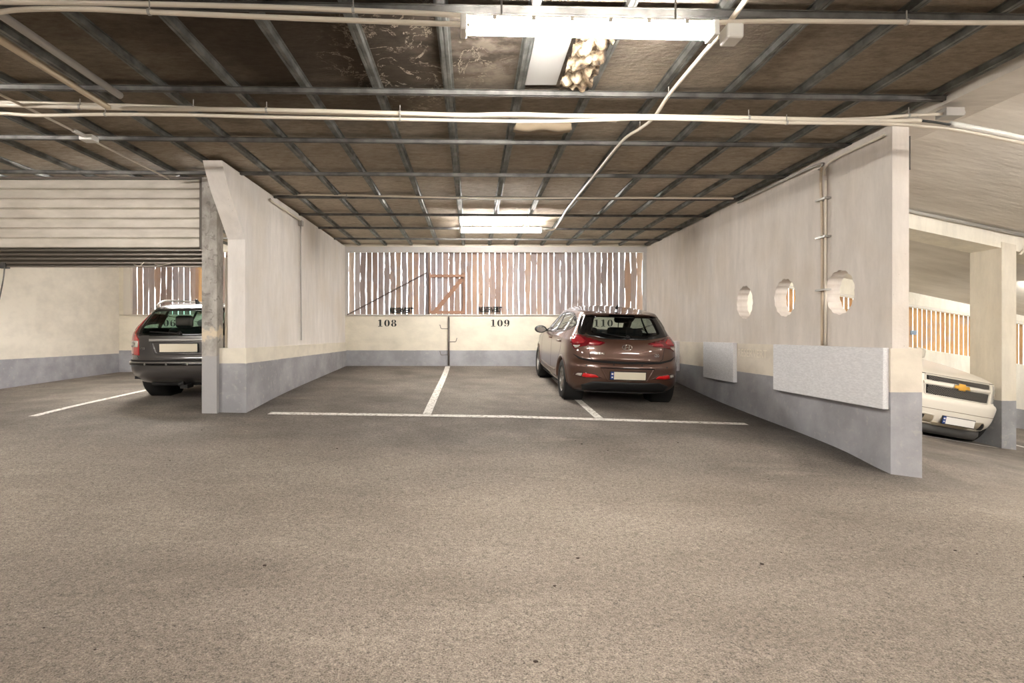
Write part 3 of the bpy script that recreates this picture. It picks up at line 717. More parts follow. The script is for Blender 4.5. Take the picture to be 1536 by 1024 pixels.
# ================================================================ vehicles
class Shell:
    """body skin: a stack of rounded plan outlines. local axes: x across, y forward from the rear axle, z up"""
    def __init__(s, prof, yc, ar=2.6, br=13, af=2.4, bf=9, step=.024):
        s.p = prof; s.yc = yc; s.e = (ar, br, af, bf); s.Z = [q[0] for q in prof]; s.step = step
        s.W = [q[1] for q in prof]; s.R = [q[2] for q in prof]; s.Fr = [q[3] for q in prof]
    def at(s, z): return pchip(s.Z, s.W, z), pchip(s.Z, s.R, z), pchip(s.Z, s.Fr, z)
    def rear(s, x, z):
        w, r, f = s.at(z); k = min(abs(x)/w, .99999); return s.yc-(s.yc-r)*(1-k**s.e[0])**(1/s.e[1])
    def front(s, x, z):
        w, r, f = s.at(z); k = min(abs(x)/w, .99999); return s.yc+(f-s.yc)*(1-k**s.e[2])**(1/s.e[3])
    def side(s, y, z, sg):
        w, r, f = s.at(z)
        if y < s.yc: u = min((s.yc-y)/(s.yc-r), .99999); return sg*w*(1-u**s.e[1])**(1/s.e[0])
        u = min((y-s.yc)/(f-s.yc), .99999); return sg*w*(1-u**s.e[3])**(1/s.e[2])
    def pt(s, view, a, b):
        if view == 'rear': return Vector((a, s.rear(a, b), b))
        if view == 'front': return Vector((a, s.front(a, b), b))
        return Vector((s.side(a, b, 1 if view == 'right' else -1), a, b))
    def nrm(s, view, a, b):
        e = .004; p = s.pt(view, a, b); d1 = s.pt(view, a+e, b)-s.pt(view, a-e, b); d2 = s.pt(view, a, b+e)-s.pt(view, a, b-e)
        n = d1.cross(d2)
        if n.length < 1e-9: return {'rear': Vector((0,-1,0)), 'front': Vector((0,1,0)), 'right': Vector((1,0,0)), 'left': Vector((-1,0,0))}[view]
        n.normalize()
        ref = {'rear': Vector((0,-1,0)), 'front': Vector((0,1,0)), 'right': Vector((1,0,0)), 'left': Vector((-1,0,0))}[view]
        return n if n.dot(ref) > 0 else -n
    def zlist(s):
        out = [s.Z[0]]
        z = s.Z[0]; end = s.Z[-1]
        while z < end-1e-5:
            d = .02; a = s.at(z)
            while d > .0006:
                b = s.at(min(z+d, end))
                if max(abs(p-q) for p, q in zip(a, b)) <= .045: break
                d *= .7
            z = min(z+d, end); out.append(z)
        return out
    def outline(s, z, n):
        w, r, f = s.at(z); pts = []
        N = 200
        def q(k, a, b, L, sy):  # quarter param
            t = k*math.pi/2; return w*abs(math.cos(t))**(2/a) if k < 1 else 0.0, L*abs(math.sin(t))**(2/b)*sy
        half = []
        ar, br, af, bf = s.e
        for i in range(N+1):           # rear centre -> side
            x, y = q(1-i/N, ar, br, s.yc-r, -1); half.append((x, s.yc+y))
        for i in range(1, N+1):        # side -> front centre
            x, y = q(i/N, af, bf, f-s.yc, 1); half.append((x, s.yc+y))
        L = [0]
        for i in range(1, len(half)): L.append(L[-1]+math.hypot(half[i][0]-half[i-1][0], half[i][1]-half[i-1][1]))
        out = []; j = 0
        for k in range(n+1):
            t = L[-1]*k/n
            while j < len(L)-2 and L[j+1] < t: j += 1
            u = (t-L[j])/max(1e-9, L[j+1]-L[j]); out.append((half[j][0]+(half[j+1][0]-half[j][0])*u, half[j][1]+(half[j+1][1]-half[j][1])*u))
        return out
    def build(s, n=180):
        bm = bmesh.new(); rows = []
        for z in s.zlist():
            h = s.outline(z, n)
            pts = h+[(-x, y) for x, y in h[-2:0:-1]]
            rows.append([bm.verts.new((x, y, z)) for x, y in pts])
        m = len(rows[0])
        for i in range(len(rows)-1):
            for k in range(m): bm.faces.new((rows[i][k], rows[i][(k+1)%m], rows[i+1][(k+1)%m], rows[i+1][k]))
        bm.faces.new(rows[-1]); s.bottom = rows[0]
        return bm
def inside(p, poly):
    x, y = p; c = False; n = len(poly); j = n-1
    for i in range(n):
        xi, yi = poly[i]; xj, yj = poly[j]
        if (yi > y) != (yj > y) and x < (xj-xi)*(y-yi)/(yj-yi)+xi: c = not c
        j = i
    return c
def nearest(p, poly):
    best = None
    for i in range(len(poly)):
        a = Vector(poly[i]); b = Vector(poly[(i+1)%len(poly)]); d = b-a; t = max(0, min(1, (Vector(p)-a).dot(d)/max(1e-12, d.length_squared)))
        q = a+d*t; e = (q-Vector(p)).length
        if best is None or e < best[0]: best = (e, q)
    return best
def circ(cy, cz, r, n=48, a0=0, a1=2*math.pi):
    return [(cy+r*math.cos(a0+(a1-a0)*k/n), cz+r*math.sin(a0+(a1-a0)*k/n)) for k in range(n)]
def to2d(view, co): return (co.x, co.z) if view in ('rear', 'front') else (co.y, co.z)
def cut(bm, sh, view, poly):
    def ok(c):
        if view == 'rear': return c.y < sh.yc
        if view == 'front': return c.y > sh.yc
        return (c.x > .3) if view == 'right' else (c.x < -.3)
    xs = [p[0] for p in poly]; ys = [p[1] for p in poly]; bb = (min(xs), max(xs), min(ys), max(ys))
    dead = []
    for f in bm.faces:
        c = f.calc_center_median()
        if not ok(c): continue
        q = to2d(view, c)
        if bb[0] <= q[0] <= bb[1] and bb[2] <= q[1] <= bb[3] and inside(q, poly): dead.append(f)
    bmesh.ops.delete(bm, geom=dead, context='FACES')
    for v in bm.verts:
        if v.is_boundary and ok(v.co):
            q = to2d(view, v.co)
            if not (bb[0]-.04 <= q[0] <= bb[1]+.04 and bb[2]-.04 <= q[1] <= bb[3]+.04): continue
            e, p = nearest(q, poly)
            if e < .035: v.co = sh.pt(view, p.x, p.y)
def patch_bm(sh, view, poly, off, grid=.03, thick=0):
    bm = bmesh.new(); f = bm.faces.new([bm.verts.new((p[0], p[1], 0)) for p in poly]); bm.normal_update()
    bmesh.ops.triangulate(bm, faces=[f])
    xs = [p[0] for p in poly]; ys = [p[1] for p in poly]
    for ax, lo, hi in ((0, min(xs), max(xs)), (1, min(ys), max(ys))):
        k = lo+grid
        while k < hi-.002:
            co = [0,0,0]; no = [0,0,0]; co[ax] = k; no[ax] = 1
            bmesh.ops.bisect_plane(bm, geom=bm.verts[:]+bm.edges[:]+bm.faces[:], plane_co=co, plane_no=no); k += grid
    return project(bm, sh, view, off, thick)
def project(bm, sh, view, off, thick=0):
    info = [(v, v.co.x, v.co.y) for v in bm.verts]; N = {}
    for v, a, b in info: N[v] = sh.nrm(view, a, b); v.co = sh.pt(view, a, b)+N[v]*off
    bm.normal_update()
    ref = sum((f.normal for f in bm.faces), Vector())
    want = {'rear': Vector((0,-1,0)), 'front': Vector((0,1,0)), 'right': Vector((1,0,0)), 'left': Vector((-1,0,0))}[view]
    if ref.dot(want) < 0: bmesh.ops.reverse_faces(bm, faces=bm.faces)
    if thick:
        fs = bm.faces[:]; be = [e for e in bm.edges if e.is_boundary]; tw = {v: bm.verts.new(v.co-N[v]*thick) for v in list(N)}
        for e in be:
            l = e.link_loops[0]; a, b = l.vert, l.link_loop_next.vert
            bm.faces.new((b, a, tw[a], tw[b]))
        for f in fs: bm.faces.new([tw[v] for v in reversed(f.verts)])
    return bm
def resample(poly, n):
    L = [0]; P_ = poly+[poly[0]]
    for i in range(1, len(P_)): L.append(L[-1]+math.hypot(P_[i][0]-P_[i-1][0], P_[i][1]-P_[i-1][1]))
    out = []; j = 0
    for k in range(n):
        t = L[-1]*k/n
        while L[j+1] < t: j += 1
        u = (t-L[j])/(L[j+1]-L[j]); out.append((P_[j][0]+(P_[j+1][0]-P_[j][0])*u, P_[j][1]+(P_[j+1][1]-P_[j][1])*u))
    return out
def ring_bm(sh, view, outer, inner, off, n=96, thick=.004, sub=3):
    """frame between two outlines that list the same corners"""
    bm = bmesh.new(); A = []; 
    m = len(outer); per = max(2, n//m)
    def dens(pl): return [(pl[i][0]+(pl[(i+1)%m][0]-pl[i][0])*k/per, pl[i][1]+(pl[(i+1)%m][1]-pl[i][1])*k/per) for i in range(m) for k in range(per)]
    o, i_ = dens(outer), dens(inner); rows = []
    for s_ in range(sub+1):
        t = s_/sub; rows.append([bm.verts.new((a[0]+(b[0]-a[0])*t, a[1]+(b[1]-a[1])*t, 0)) for a, b in zip(o, i_)])
    for r in range(sub):
        for k in range(len(o)): bm.faces.new((rows[r][k], rows[r][(k+1)%len(o)], rows[r+1][(k+1)%len(o)], rows[r+1][k]))
    return project(bm, sh, view, off, thick)
def shrink(poly, d):
    cx = sum(p[0] for p in poly)/len(poly); cy = sum(p[1] for p in poly)/len(poly)
    area = sum(poly[i][0]*poly[(i+1)%len(poly)][1]-poly[(i+1)%len(poly)][0]*poly[i][1] for i in range(len(poly)))
    sg = 1 if area > 0 else -1; out = []
    n = len(poly)
    for i in range(n):
        a, b, c = Vector(poly[i-1]), Vector(poly[i]), Vector(poly[(i+1)%n])
        n1 = Vector((-(b-a).y, (b-a).x)).normalized()*sg; n2 = Vector((-(c-b).y, (c-b).x)).normalized()*sg
        nn = (n1+n2); L = max(.5, nn.length_squared/2); nn = nn/L
        out.append(((b+nn*d).x, (b+nn*d).y))
    return out
def roundpoly(poly, r, n=4):
    out = []; N = len(poly)
    for i in range(N):
        a, b, c = Vector(poly[i-1]), Vector(poly[i]), Vector(poly[(i+1)%N])
        r1 = min(r, (a-b).length*.45, (c-b).length*.45); p0 = b+(a-b).normalized()*r1; p1 = b+(c-b).normalized()*r1
        for k in range(n+1):
            t = k/n; q = p0*(1-t)**2+b*2*t*(1-t)+p1*t*t; out.append((q.x, q.y))
    return out
def line_bm(sh, view, pts, wd, off=.002, thick=.002):
    """thin strip following a 2D path on the skin"""
    bm = bmesh.new(); d2 = []
    for i in range(len(pts)-1):
        a, b = Vector(pts[i]), Vector(pts[i+1]); k = max(1, int((b-a).length/.02))
        d2 += [a+(b-a)*j/k for j in range(k)]
    d2.append(Vector(pts[-1])); prev = None
    for i, p in enumerate(d2):
        t = (d2[min(i+1, len(d2)-1)]-d2[max(i-1, 0)]).normalized(); nn = Vector((-t.y, t.x))*wd/2
        r = [bm.verts.new((p.x+nn.x, p.y+nn.y, 0)), bm.verts.new((p.x-nn.x, p.y-nn.y, 0))]
        if prev: bm.faces.new((prev[0], r[0], r[1], prev[1]))
        prev = r
    return project(bm, sh, view, off, thick)
def mirx(poly): return [(-x, z) for x, z in poly][::-1]

def paint(name, c, flake=.35, coat=1):
    m = M(name, .32, flake, .5); m.b.inputs['Coat Weight'].default_value = coat; m.b.inputs['Coat Roughness'].default_value = .04
    g = m.n.new('ShaderNodeNewGeometry'); mixs = m.n.new('ShaderNodeMixShader'); d = m.n.new('ShaderNodeBsdfDiffuse'); d.inputs[0].default_value = (.012,.012,.012,1)
    m.col(c); out = m.n['Material Output']
    m.link(g.outputs['Backfacing'], mixs.inputs[0]); m.link(m.b.outputs[0], mixs.inputs[1]); m.link(d.outputs[0], mixs.inputs[2]); m.link(mixs.outputs[0], out.inputs[0])
    return m.m
def glass(name, tint, refl=1.0):
    m = M(name); t = m.n.new('ShaderNodeBsdfTransparent'); t.inputs[0].default_value = tint
    g = m.n.new('ShaderNodeBsdfGlossy'); g.inputs['Roughness'].default_value = .02
    fr = m.n.new('ShaderNodeLayerWeight'); fr.inputs[0].default_value = .5
    mx = m.n.new('ShaderNodeMixShader'); k = m.mth('ADD', m.mth('MULTIPLY', m.mth('POWER', fr.outputs['Facing'], 5.0), .9*refl), .05*refl)
    m.link(k, mx.inputs[0]); m.link(t.outputs[0], mx.inputs[1]); m.link(g.outputs[0], mx.inputs[2]); m.link(mx.outputs[0], m.n['Material Output'].inputs[0])
    return m.m
M_GLASS = glass('tinted_glass', (.60,.66,.64,1)); M_GLASSG = glass('green_glass', (.50,.68,.62,1)); M_GLASSC = glass('clear_glass', (.88,.92,.90,1))
M_GBLK = plain('gloss_black', srgb(14,14,15), .12); M_TRIMB = plain('trim_black', srgb(26,26,27), .6)
M_CHROME = plain('chrome', srgb(214,214,212), .15, 1); M_ALLOY = plain('alloy', srgb(176,172,166), .3, .8)
M_RED = plain('red_lens', srgb(104,10,20), .15, 0, .6, 1); M_REDL = plain('red_lens_bright', srgb(158,24,36), .2, 0, .6, 1); M_REFL = plain('red_reflector', srgb(206,22,26), .3)
M_REDE = plain('estate_red_lens', srgb(168,30,28), .2, 0, .6, 1); M_LENS = plain('clear_lens', srgb(206,200,190), .12, .3, .6, 1); M_SEAT = plain('seat_cloth', srgb(30,30,32), .9)
M_PLATE = plain('plate_cream', srgb(224,214,192), .5); M_PLATEW = plain('plate_pale', srgb(226,222,216), .5); M_BLUE = plain('plate_blue', srgb(28,58,128), .5)
M_SEAM = plain('seam_shadow', srgb(10,9,9), .8); M_TYRE = plain('tyre_rubber', srgb(26,25,24), .85)

def wheel(par, x, y, r, wd, sg, rr=.2, spokes=5, alloy=True):
    t = bmesh.new(); pf = [(-wd/2, rr), (-wd/2, r*.86), (-wd*.46, r*.95), (-wd*.36, r*.99), (-wd*.1, r), (wd*.1, r), (wd*.36, r*.99), (wd*.46, r*.95), (wd/2, r*.86), (wd/2, rr), (wd*.35, rr-.01), (-wd*.35, rr-.01), (-wd/2, rr)]
    lathe(t, pf, 'x', 56, (x, y, r)); o = obj('wheel', t, M_TYRE, par, True)
    xo = x+sg*wd*.38
    b = bmesh.new(); lathe(b, [(xo-x+x-sg*.0, rr), (xo+sg*.012, rr-.004), (xo+sg*.008, rr-.016), (xo-sg*.05, rr-.022)], 'x', 48, (0, y, r))
    lathe(b, [(xo+sg*.002, .0001), (xo+sg*.004, .035), (xo-sg*.02, .04)], 'x', 20, (0, y, r))
    for k in range(spokes):
        a = 2*math.pi*k/spokes+.3
        for da in (-.17, .17):
            pts = []
            for t_, w_ in ((.03, .016), (rr*.6, .012), (rr-.01, .017)):
                pts.append((y+t_*math.cos(a+da*(t_/rr)), r+t_*math.sin(a+da*(t_/rr)), w_))
            for i in range(2):
                (y0, z0, w0), (y1, z1, w1) = pts[i], pts[i+1]; d = Vector((y1-y0, z1-z0)).normalized(); nn = Vector((-d.y, d.x))
                q = [(y0+nn.x*w0, z0+nn.y*w0), (y0-nn.x*w0, z0-nn.y*w0), (y1-nn.x*w1, z1-nn.y*w1), (y1+nn.x*w1, z1+nn.y*w1)]
                prism(b, q, 'x', min(xo-sg*.03, xo+sg*.004), max(xo-sg*.03, xo+sg*.004))
    obj('rim', b, M_ALLOY if alloy else M_TRIMB, o, label='silver alloy rim')
    d = bmesh.new(); lathe(d, [(xo-sg*.06, rr-.015), (xo-sg*.062, .0001)], 'x', 40, (0, y, r)); obj('brake_disc', d, M_BLACK, o)
    return o
def seat(bm, x, y, z, w=.5, hr=True, back=.58, hz=.74):
    bx(bm, x-w/2, x+w/2, y-.05, y+.5, z-.1, z+.06, .05)
    bx(bm, x-w/2, x+w/2, y-.13, y+.03, z, z+back, .06)
    if hr: bx(bm, x-.13, x+.13, y-.13, y-.02, z+hz-.16, z+hz+.03, .045); 
    if hr: tube(bm, [(x-.05, y-.07, z+back-.03), (x-.05, y-.07, z+hz-.14)], .008, 6); tube(bm, [(x+.05, y-.07, z+back-.03), (x+.05, y-.07, z+hz-.14)], .008, 6)
def plate(par, sh, view, cz, eu=True, wd=.52, ht=.11, mat=None, off=.02, x=0):
    sg = -1 if view == 'rear' else 1
    y = sh.pt(view, x, cz).y+sg*off
    b = bx(bmesh.new(), x-wd/2-.01, x+wd/2+.01, min(y, y-sg*.015), max(y, y-sg*.015), cz-ht/2-.01, cz+ht/2+.01, .004)
    pf = obj('plate_frame', b, M_BLACK, par)
    y2 = y+sg*.003
    if eu:
        lx = (x-wd/2, x-wd/2+.05) if view == 'rear' else (x+wd/2-.05, x+wd/2)
        px = (x-wd/2+.05, x+wd/2) if view == 'rear' else (x-wd/2, x+wd/2-.05)
        obj('country_band', bx(bmesh.new(), lx[0], lx[1], min(y2, y), max(y2, y), cz-ht/2, cz+ht/2), M_BLUE, pf, label='blue band with white marks')
        b = bmesh.new(); c = (lx[0]+lx[1])/2; y3 = y2+sg*.001
        bx(b, c-.014, c+.014, min(y3,y2), max(y3,y2), cz+.012, cz+.036); bx(b, c-.011, c+.011, min(y3,y2), max(y3,y2), cz-.034, cz-.014)
        obj('band_mark', b, M_PLATEW, pf)
    else: px = (x-wd/2, x+wd/2)
    obj('number_plate', bx(bmesh.new(), px[0], px[1], min(y2, y), max(y2, y), cz-ht/2, cz+ht/2), mat or M_PLATE, pf, label='blank pale number plate')
def badge_text(par, sh, view, s, size, cx, cz, sx=1.0, name='lettering'):
    b = text_bm(s, size); k = -1 if view == 'front' else 1
    for v in b.verts: v.co = Vector((cx+k*v.co.x*sx, cz+v.co.y, 0))
    obj(name, project(b, sh, view, .006, .004), M_CHROME, par, label='chrome letters '+s, recalc=False)
def ellipse(cx, cz, a, b, n=32): return [(cx+a*math.cos(2*math.pi*k/n), cz+b*math.sin(2*math.pi*k/n)) for k in range(n)]

def place(xc, yc, yaw, wb, half, flip=False, roll=None):
    """matrix standing a car on the sloping floor: rear (or front) axle at xc, yc"""
    fx, fy = math.sin(-yaw), math.cos(yaw)
    if flip: fx, fy = -fx, -fy
    O = Vector((xc, yc, fz(xc, yc))); Q = Vector((xc+fx*wb, yc+fy*wb, 0)); Q.z = fz(Q.x, Q.y)
    fwd = (Q-O).normalized(); rx, ry = fy, -fx
    A = Vector((xc+rx*half, yc+ry*half, 0)); A.z = fz(A.x, A.y); Bq = Vector((xc-rx*half, yc-ry*half, 0)); Bq.z = fz(Bq.x, Bq.y)
    O.z = (A.z+Bq.z)/2
    right = (A-Bq).normalized(); up = right.cross(fwd).normalized(); right = fwd.cross(up).normalized()
    m = Matrix((right, fwd, up)).transposed().to_4x4(); m.translation = O
    return m
def carbody(par, sh, bm, mat, arches, n_doors=True):
    for cy, r in arches:
        for v in ('left', 'right'): cut(bm, sh, v, circ(cy, r[0], r[1], 64))
def arch_parts(par, sh, arches, mat):
    for cy, (cz, r) in arches:
        for v, sg in (('left', -1), ('right', 1)):
            a0, a1 = -.02, math.pi+.02; n = 40; b = bmesh.new(); rows = []
            for k in range(n+1):
                a = a0+(a1-a0)*k/n; row = []
                for dr, off in ((.030, .001), (.018, .010), (.004, .012), (-.004, .004), (-.004, -.05)):
                    y, z = cy+(r+dr)*math.cos(a), max(sh.Z[0]+.002, cz+(r+dr)*math.sin(a)); p = sh.pt(v, y, z); row.append(b.verts.new((p.x+sg*off, y, z)))
                rows.append(row)
            for k in range(n):
                for j in range(4): b.faces.new((rows[k][j], rows[k][j+1], rows[k+1][j+1], rows[k+1][j]))
            obj('arch_lip', b, mat, par, True)
            b = bmesh.new(); xo = abs(sh.side(cy, cz+.1, 1))-.03
            lathe(b, [(sg*xo, r-.002), (sg*(xo-.28), r-.002), (sg*(xo-.28), .001)], 'x', 40, (0, cy, cz)); 
            obj('arch_liner', b, M_DARK, par, True)

# ---------------------------------------------------------------- brown hatchback in bay 110
def hatchback():
    t = thing('hatchback_car', 'brown metallic five-door hatchback parked nose-in beside the holed wall', 'car', mtx=place(2.262, 8.97, .028, 2.57, .75))
    prof = [(.20,.79,-.50,3.16),(.25,.83,-.585,3.25),(.32,.855,-.655,3.32),(.45,.866,-.685,3.36),(.58,.867,-.685,3.36),(.64,.866,-.665,3.35),(.70,.865,-.620,3.32),
            (.78,.864,-.61,3.28),(.84,.862,-.598,3.15),(.90,.856,-.58,2.85),(.95,.845,-.558,2.45),(.985,.826,-.53,2.22),(1.03,.80,-.50,2.10),(1.10,.760,-.455,1.98),(1.20,.710,-.385,1.78),(1.30,.665,-.30,1.52),
            (1.36,.632,-.255,1.38),(1.385,.615,-.215,1.30),(1.403,.59,-.10,1.24),(1.42,.56,.08,1.20),(1.438,.51,.27,1.16),(1.455,.44,.46,1.12),(1.47,.34,.62,1.08),(1.482,.2,.76,1.04),(1.487,.05,.86,1.0)]
    sh = Shell(prof, .93, 2.7, 12, 2.3, 8)
    pm = paint('brown_metallic', srgb(90,64,53), .5)
    bm = sh.build(190)
    arch = [(0, (.315, .355)), (2.57, (.315, .355))]
    carbody(t, sh, bm, pm, arch)
    rw_o = [(-.70,1.055),(-.30,.995),(.30,.995),(.70,1.055),(.655,1.20),(.585,1.352),(-.585,1.352),(-.655,1.20)]
    rw_i = [(-.50,1.085),(-.28,1.052),(.28,1.052),(.50,1.085),(.465,1.20),(.43,1.315),(-.43,1.315),(-.465,1.20)]
    rw_i = roundpoly(rw_i, .05); rw_or = roundpoly(rw_o, .05)
    cut(bm, sh, 'rear', shrink(rw_i, -.02))
    ws = roundpoly([(-.68,1.01),(.68,1.01),(.55,1.40),(-.55,1.40)], .05); cut(bm, sh, 'front', ws)
    dlo = roundpoly([(1.98,.965),(1.0,.995),(.30,1.045),(-.05,1.105),(-.20,1.19),(-.08,1.29),(.22,1.36),(.75,1.378),(1.05,1.35),(1.50,1.21)], .035, 3)
    glassp = shrink(dlo, -.028 if sum(1 for _ in [0]) < 0 else .026)
    for v in ('left', 'right'): cut(bm, sh, v, shrink(dlo, .012))
    obj('body', bm, pm, t, True, recalc=False)
    # under-pan
    b = bmesh.new(); prism(b, [(x, y) for x, y in sh.outline(.21, 20)]+[(-x, y) for x, y in sh.outline(.21, 20)[-2:0:-1]], 'z', .19, .21)
    bx(b, -.6, .6, -.45, .0, .21, .30); obj('underbody', b, M_DARK, t)
    arch_parts(t, sh, arch, pm)
    # rear glass
    g = obj('rear_window', patch_bm(sh, 'rear', shrink(rw_i, -.02), .001), M_GLASS, t, True, recalc=False)
    obj('window_surround', ring_bm(sh, 'rear', rw_or, rw_i, .004, 128), M_GBLK, g, True, recalc=False)
    b = tube(bmesh.new(), [sh.pt('rear', .03, 1.03)+Vector((0,-.03,0)), sh.pt('rear', -.12, 1.05)+Vector((0,-.03,0)), sh.pt('rear', -.36, 1.09)+Vector((0,-.02,0))], .009, 8, .005)
    lathe(b, [(-.03, .0001), (-.03, .028), (.01, .03), (.012, .0001)], 'y', 14, (.03, sh.rear(0,1.03), 1.03)); obj('wiper', b, M_BLACK, g, True)
    obj('windshield', patch_bm(sh, 'front', ws, .001), M_GLASSC, t, True, recalc=False)
    for v, sg in (('left', -1), ('right', 1)):
        gi = obj('side_window', patch_bm(sh, v, shrink(dlo, .01), .001), M_GLASS, t, True, recalc=False)
        obj('window_frame', ring_bm(sh, v, dlo, glassp, .004, 150), M_GBLK, gi, True, recalc=False)
        obj('door_pillar', patch_bm(sh, v, [(.86,1.0),(.97,1.0),(.90,1.37),(.83,1.37)], .005, .03, .003), M_GBLK, gi, True, recalc=False)
        obj('door_pillar', patch_bm(sh, v, [(.12,1.09),(.17,1.09),(.12,1.33),(.08,1.32)], .005, .03, .003), M_GBLK, gi, True, recalc=False)
        # door outlines, handles, sill crease
        for nm, pts in (('door_seam', [(1.98,.96),(2.02,.80),(2.06,.55),(2.0,.27),(.98,.27),(.97,.98)]), ('door_seam', [(.95,.27),(.44,.29),(.40,.42),(.30,.62),(.12,.78),(.10,1.08)])):
            obj(nm, line_bm(sh, v, pts, .008, .001), M_SEAM, t, True, recalc=False)
        for hy in (1.08, .22):
            b = bmesh.new(); p = sh.pt(v, hy, .90); tube(b, smoothpath([(p.x-sg*.005, hy+.10, .895), (p.x+sg*.03, hy+.07, .9), (p.x+sg*.032, hy-.06, .903), (p.x-sg*.005, hy-.09, .90)], 5), .012, 8)
            obj('door_handle', b, M_CHROME if False else pm, t, True)
            obj('handle_recess', patch_bm(sh, v, ellipse(hy, .895, .06, .026, 16), .0015), M_BLACK, t, True, recalc=False)
        obj('sill_crease', line_bm(sh, v, [(.5,.40),(1.2,.38),(2.05,.39)], .022, .004, .004), pm, t, True, recalc=False)
        # mirror
        mm = bmesh.new(); c = Vector((sg*.945, 1.74, 1.0))
        q = bmesh.ops.create_uvsphere(mm, u_segments=20, v_segments=12, radius=1)
        for vv in q['verts']: vv.co = Vector((c.x+vv.co.x*.115, c.y+vv.co.y*.075+(.0 if vv.co.y > -.2 else .02), c.z+vv.co.z*.072))
        mo = obj('wing_mirror', mm, M_TRIMB, t, True, label='black wing mirror')
        obj('mirror_glass', prism(bmesh.new(), ellipse(c.x, c.z, .085, .05, 20), 'y', c.y-.068, c.y-.060), M_CHROME, mo)
        obj('mirror_arm', tube(bmesh.new(), [(sg*.77, 1.82, .985), (sg*.88, 1.77, .99)], .022, 8), M_BLACK, mo, True)
    # spoiler over the hatch
    b = bmesh.new(); rows = []
    for k in range(25):
        x = -.56+1.12*k/24; e = (abs(x)/.56)**4; yb = sh.rear(x, 1.36)
        rows.append([b.verts.new(c) for c in ((x, yb+.24, 1.409-.03*e), (x, yb+.05, 1.396-.03*e), (x, yb-.095+.05*e, 1.380-.030*e), (x, yb-.095+.05*e, 1.366-.030*e), (x, yb-.02, 1.352-.025*e), (x, yb+.22, 1.36-.02*e))])
    for k in range(24):
        for j in range(6): b.faces.new((rows[k][j], rows[k][(j+1)%6], rows[k+1][(j+1)%6], rows[k+1][j]))
    b.faces.new(rows[0]); b.faces.new(rows[-1][::-1]); obj('roof_spoiler', b, pm, t, 'auto')
    # seams of hatch and bumper
    obj('hatch_seam', line_bm(sh, 'rear', [(-.60,.99),(-.585,.93),(-.56,.80),(-.545,.715),(-.50,.690),(0,.672),(.50,.690),(.545,.715),(.56,.80),(.585,.93),(.60,.99)], .007, .001), M_SEAM, t, True, recalc=False)
    obj('bumper_groove', patch_bm(sh, 'rear', roundpoly([(-.78,.76),(-.70,.69),(-.50,.655),(0,.640),(.50,.655),(.70,.69),(.78,.76),(.68,.715),(.50,.682),(0,.668),(-.50,.682),(-.68,.715)][::-1], .01), .003), M_SEAM, t, True, recalc=False)
    # plate recess, diffuser, reflectors
    rec = [(-.40,.585),(.40,.585),(.30,.40),(-.30,.40)]
    obj('plate_recess', ring_bm(sh, 'rear', [(-.42,.592),(.42,.592),(.30,.385),(-.30,.385)], [(-.38,.572),(.38,.572),(.285,.40),(-.285,.40)], .006, 64, .006), pm, t, True, recalc=False)
    obj('recess_shadow_gap', line_bm(sh, 'rear', [(-.40,.582),(.40,.582)], .014, .008, .002), M_SEAM, t, True, recalc=False)
    plate(t, sh, 'rear', .475, True)
    obj('lower_valance', patch_bm(sh, 'rear', [(-.62,.225),(.62,.225),(.66,.31),(.50,.375),(-.50,.375),(-.66,.31)], .006, .04, .006), M_TRIMB, t, True, recalc=False)
    for s in (-1, 1):
        f = (lambda pl: pl) if s > 0 else mirx
        pk = roundpoly([(.36,.432),(.44,.475),(.66,.515),(.76,.49),(.78,.445),(.62,.415)], .02)
        o = obj('fog_pocket', patch_bm(sh, 'rear', f(pk), .004, .03, .003), paint('brown_dark', srgb(74,48,40), .4), t, True, recalc=False)
        obj('reflector', patch_bm(sh, 'rear', f(roundpoly([(.42,.438),(.47,.475),(.64,.495),(.66,.44),(.60,.432)], .012)), .009, .03, .003), M_REFL, o, True, recalc=False)
        obj('reversing_lens', patch_bm(sh, 'rear', f(roundpoly([(.665,.445),(.655,.49),(.72,.485),(.745,.455)], .012)), .009, .03, .003), M_LENS, o, True, recalc=False)
        # tail lamp: wraps round the corner
        lo = roundpoly([(.31,.945),(.40,.900),(.59,.885),(.70,.865),(.755,.825),(.805,.92),(.79,.985),(.73,1.045),(.66,1.045),(.60,1.015),(.48,.985)], .02)
        o = obj('tail_lamp', patch_bm(sh, 'rear', f(lo), .010, .02, .008), M_RED, t, True, recalc=False)
        obj('lamp_bar', patch_bm(sh, 'rear', f(roundpoly([(.36,.945),(.42,.912),(.56,.905),(.56,.935),(.50,.955)], .015)), .014, .03, .003), M_REDL, o, True, recalc=False)
        obj('lamp_inset', patch_bm(sh, 'rear', f(roundpoly([(.60,.96),(.63,.925),(.765,.91),(.785,.94),(.77,.98),(.72,1.02),(.66,1.015)], .015)), .014, .03, .003), M_REDL, o, True, recalc=False)  # brighter red lens inset, no emission
        obj('indicator_lens', patch_bm(sh, 'rear', f(roundpoly([(.675,.895),(.705,.862),(.745,.845),(.765,.885)], .012)), .015, .03, .003), M_LENS, o, True, recalc=False)
        for zz, xx in ((.60, .21), (.575, .60)):
            obj('parking_sensor', patch_bm(sh, 'rear', ellipse(s*xx, zz+.03, .012, .012, 12), .004), M_BLACK, t, True, recalc=False)
        wheel(t, s*.755, 0, .315, .195, s, .205); wheel(t, s*.755, 2.57, .315, .195, s, .205)
    # badge: slanted H in an oval
    bd = obj('badge', ring_bm(sh, 'rear', ellipse(0, .885, .078, .042), ellipse(0, .885, .069, .034), .008, 64, .005), M_CHROME, t, True, recalc=False)
    b = bmesh.new()
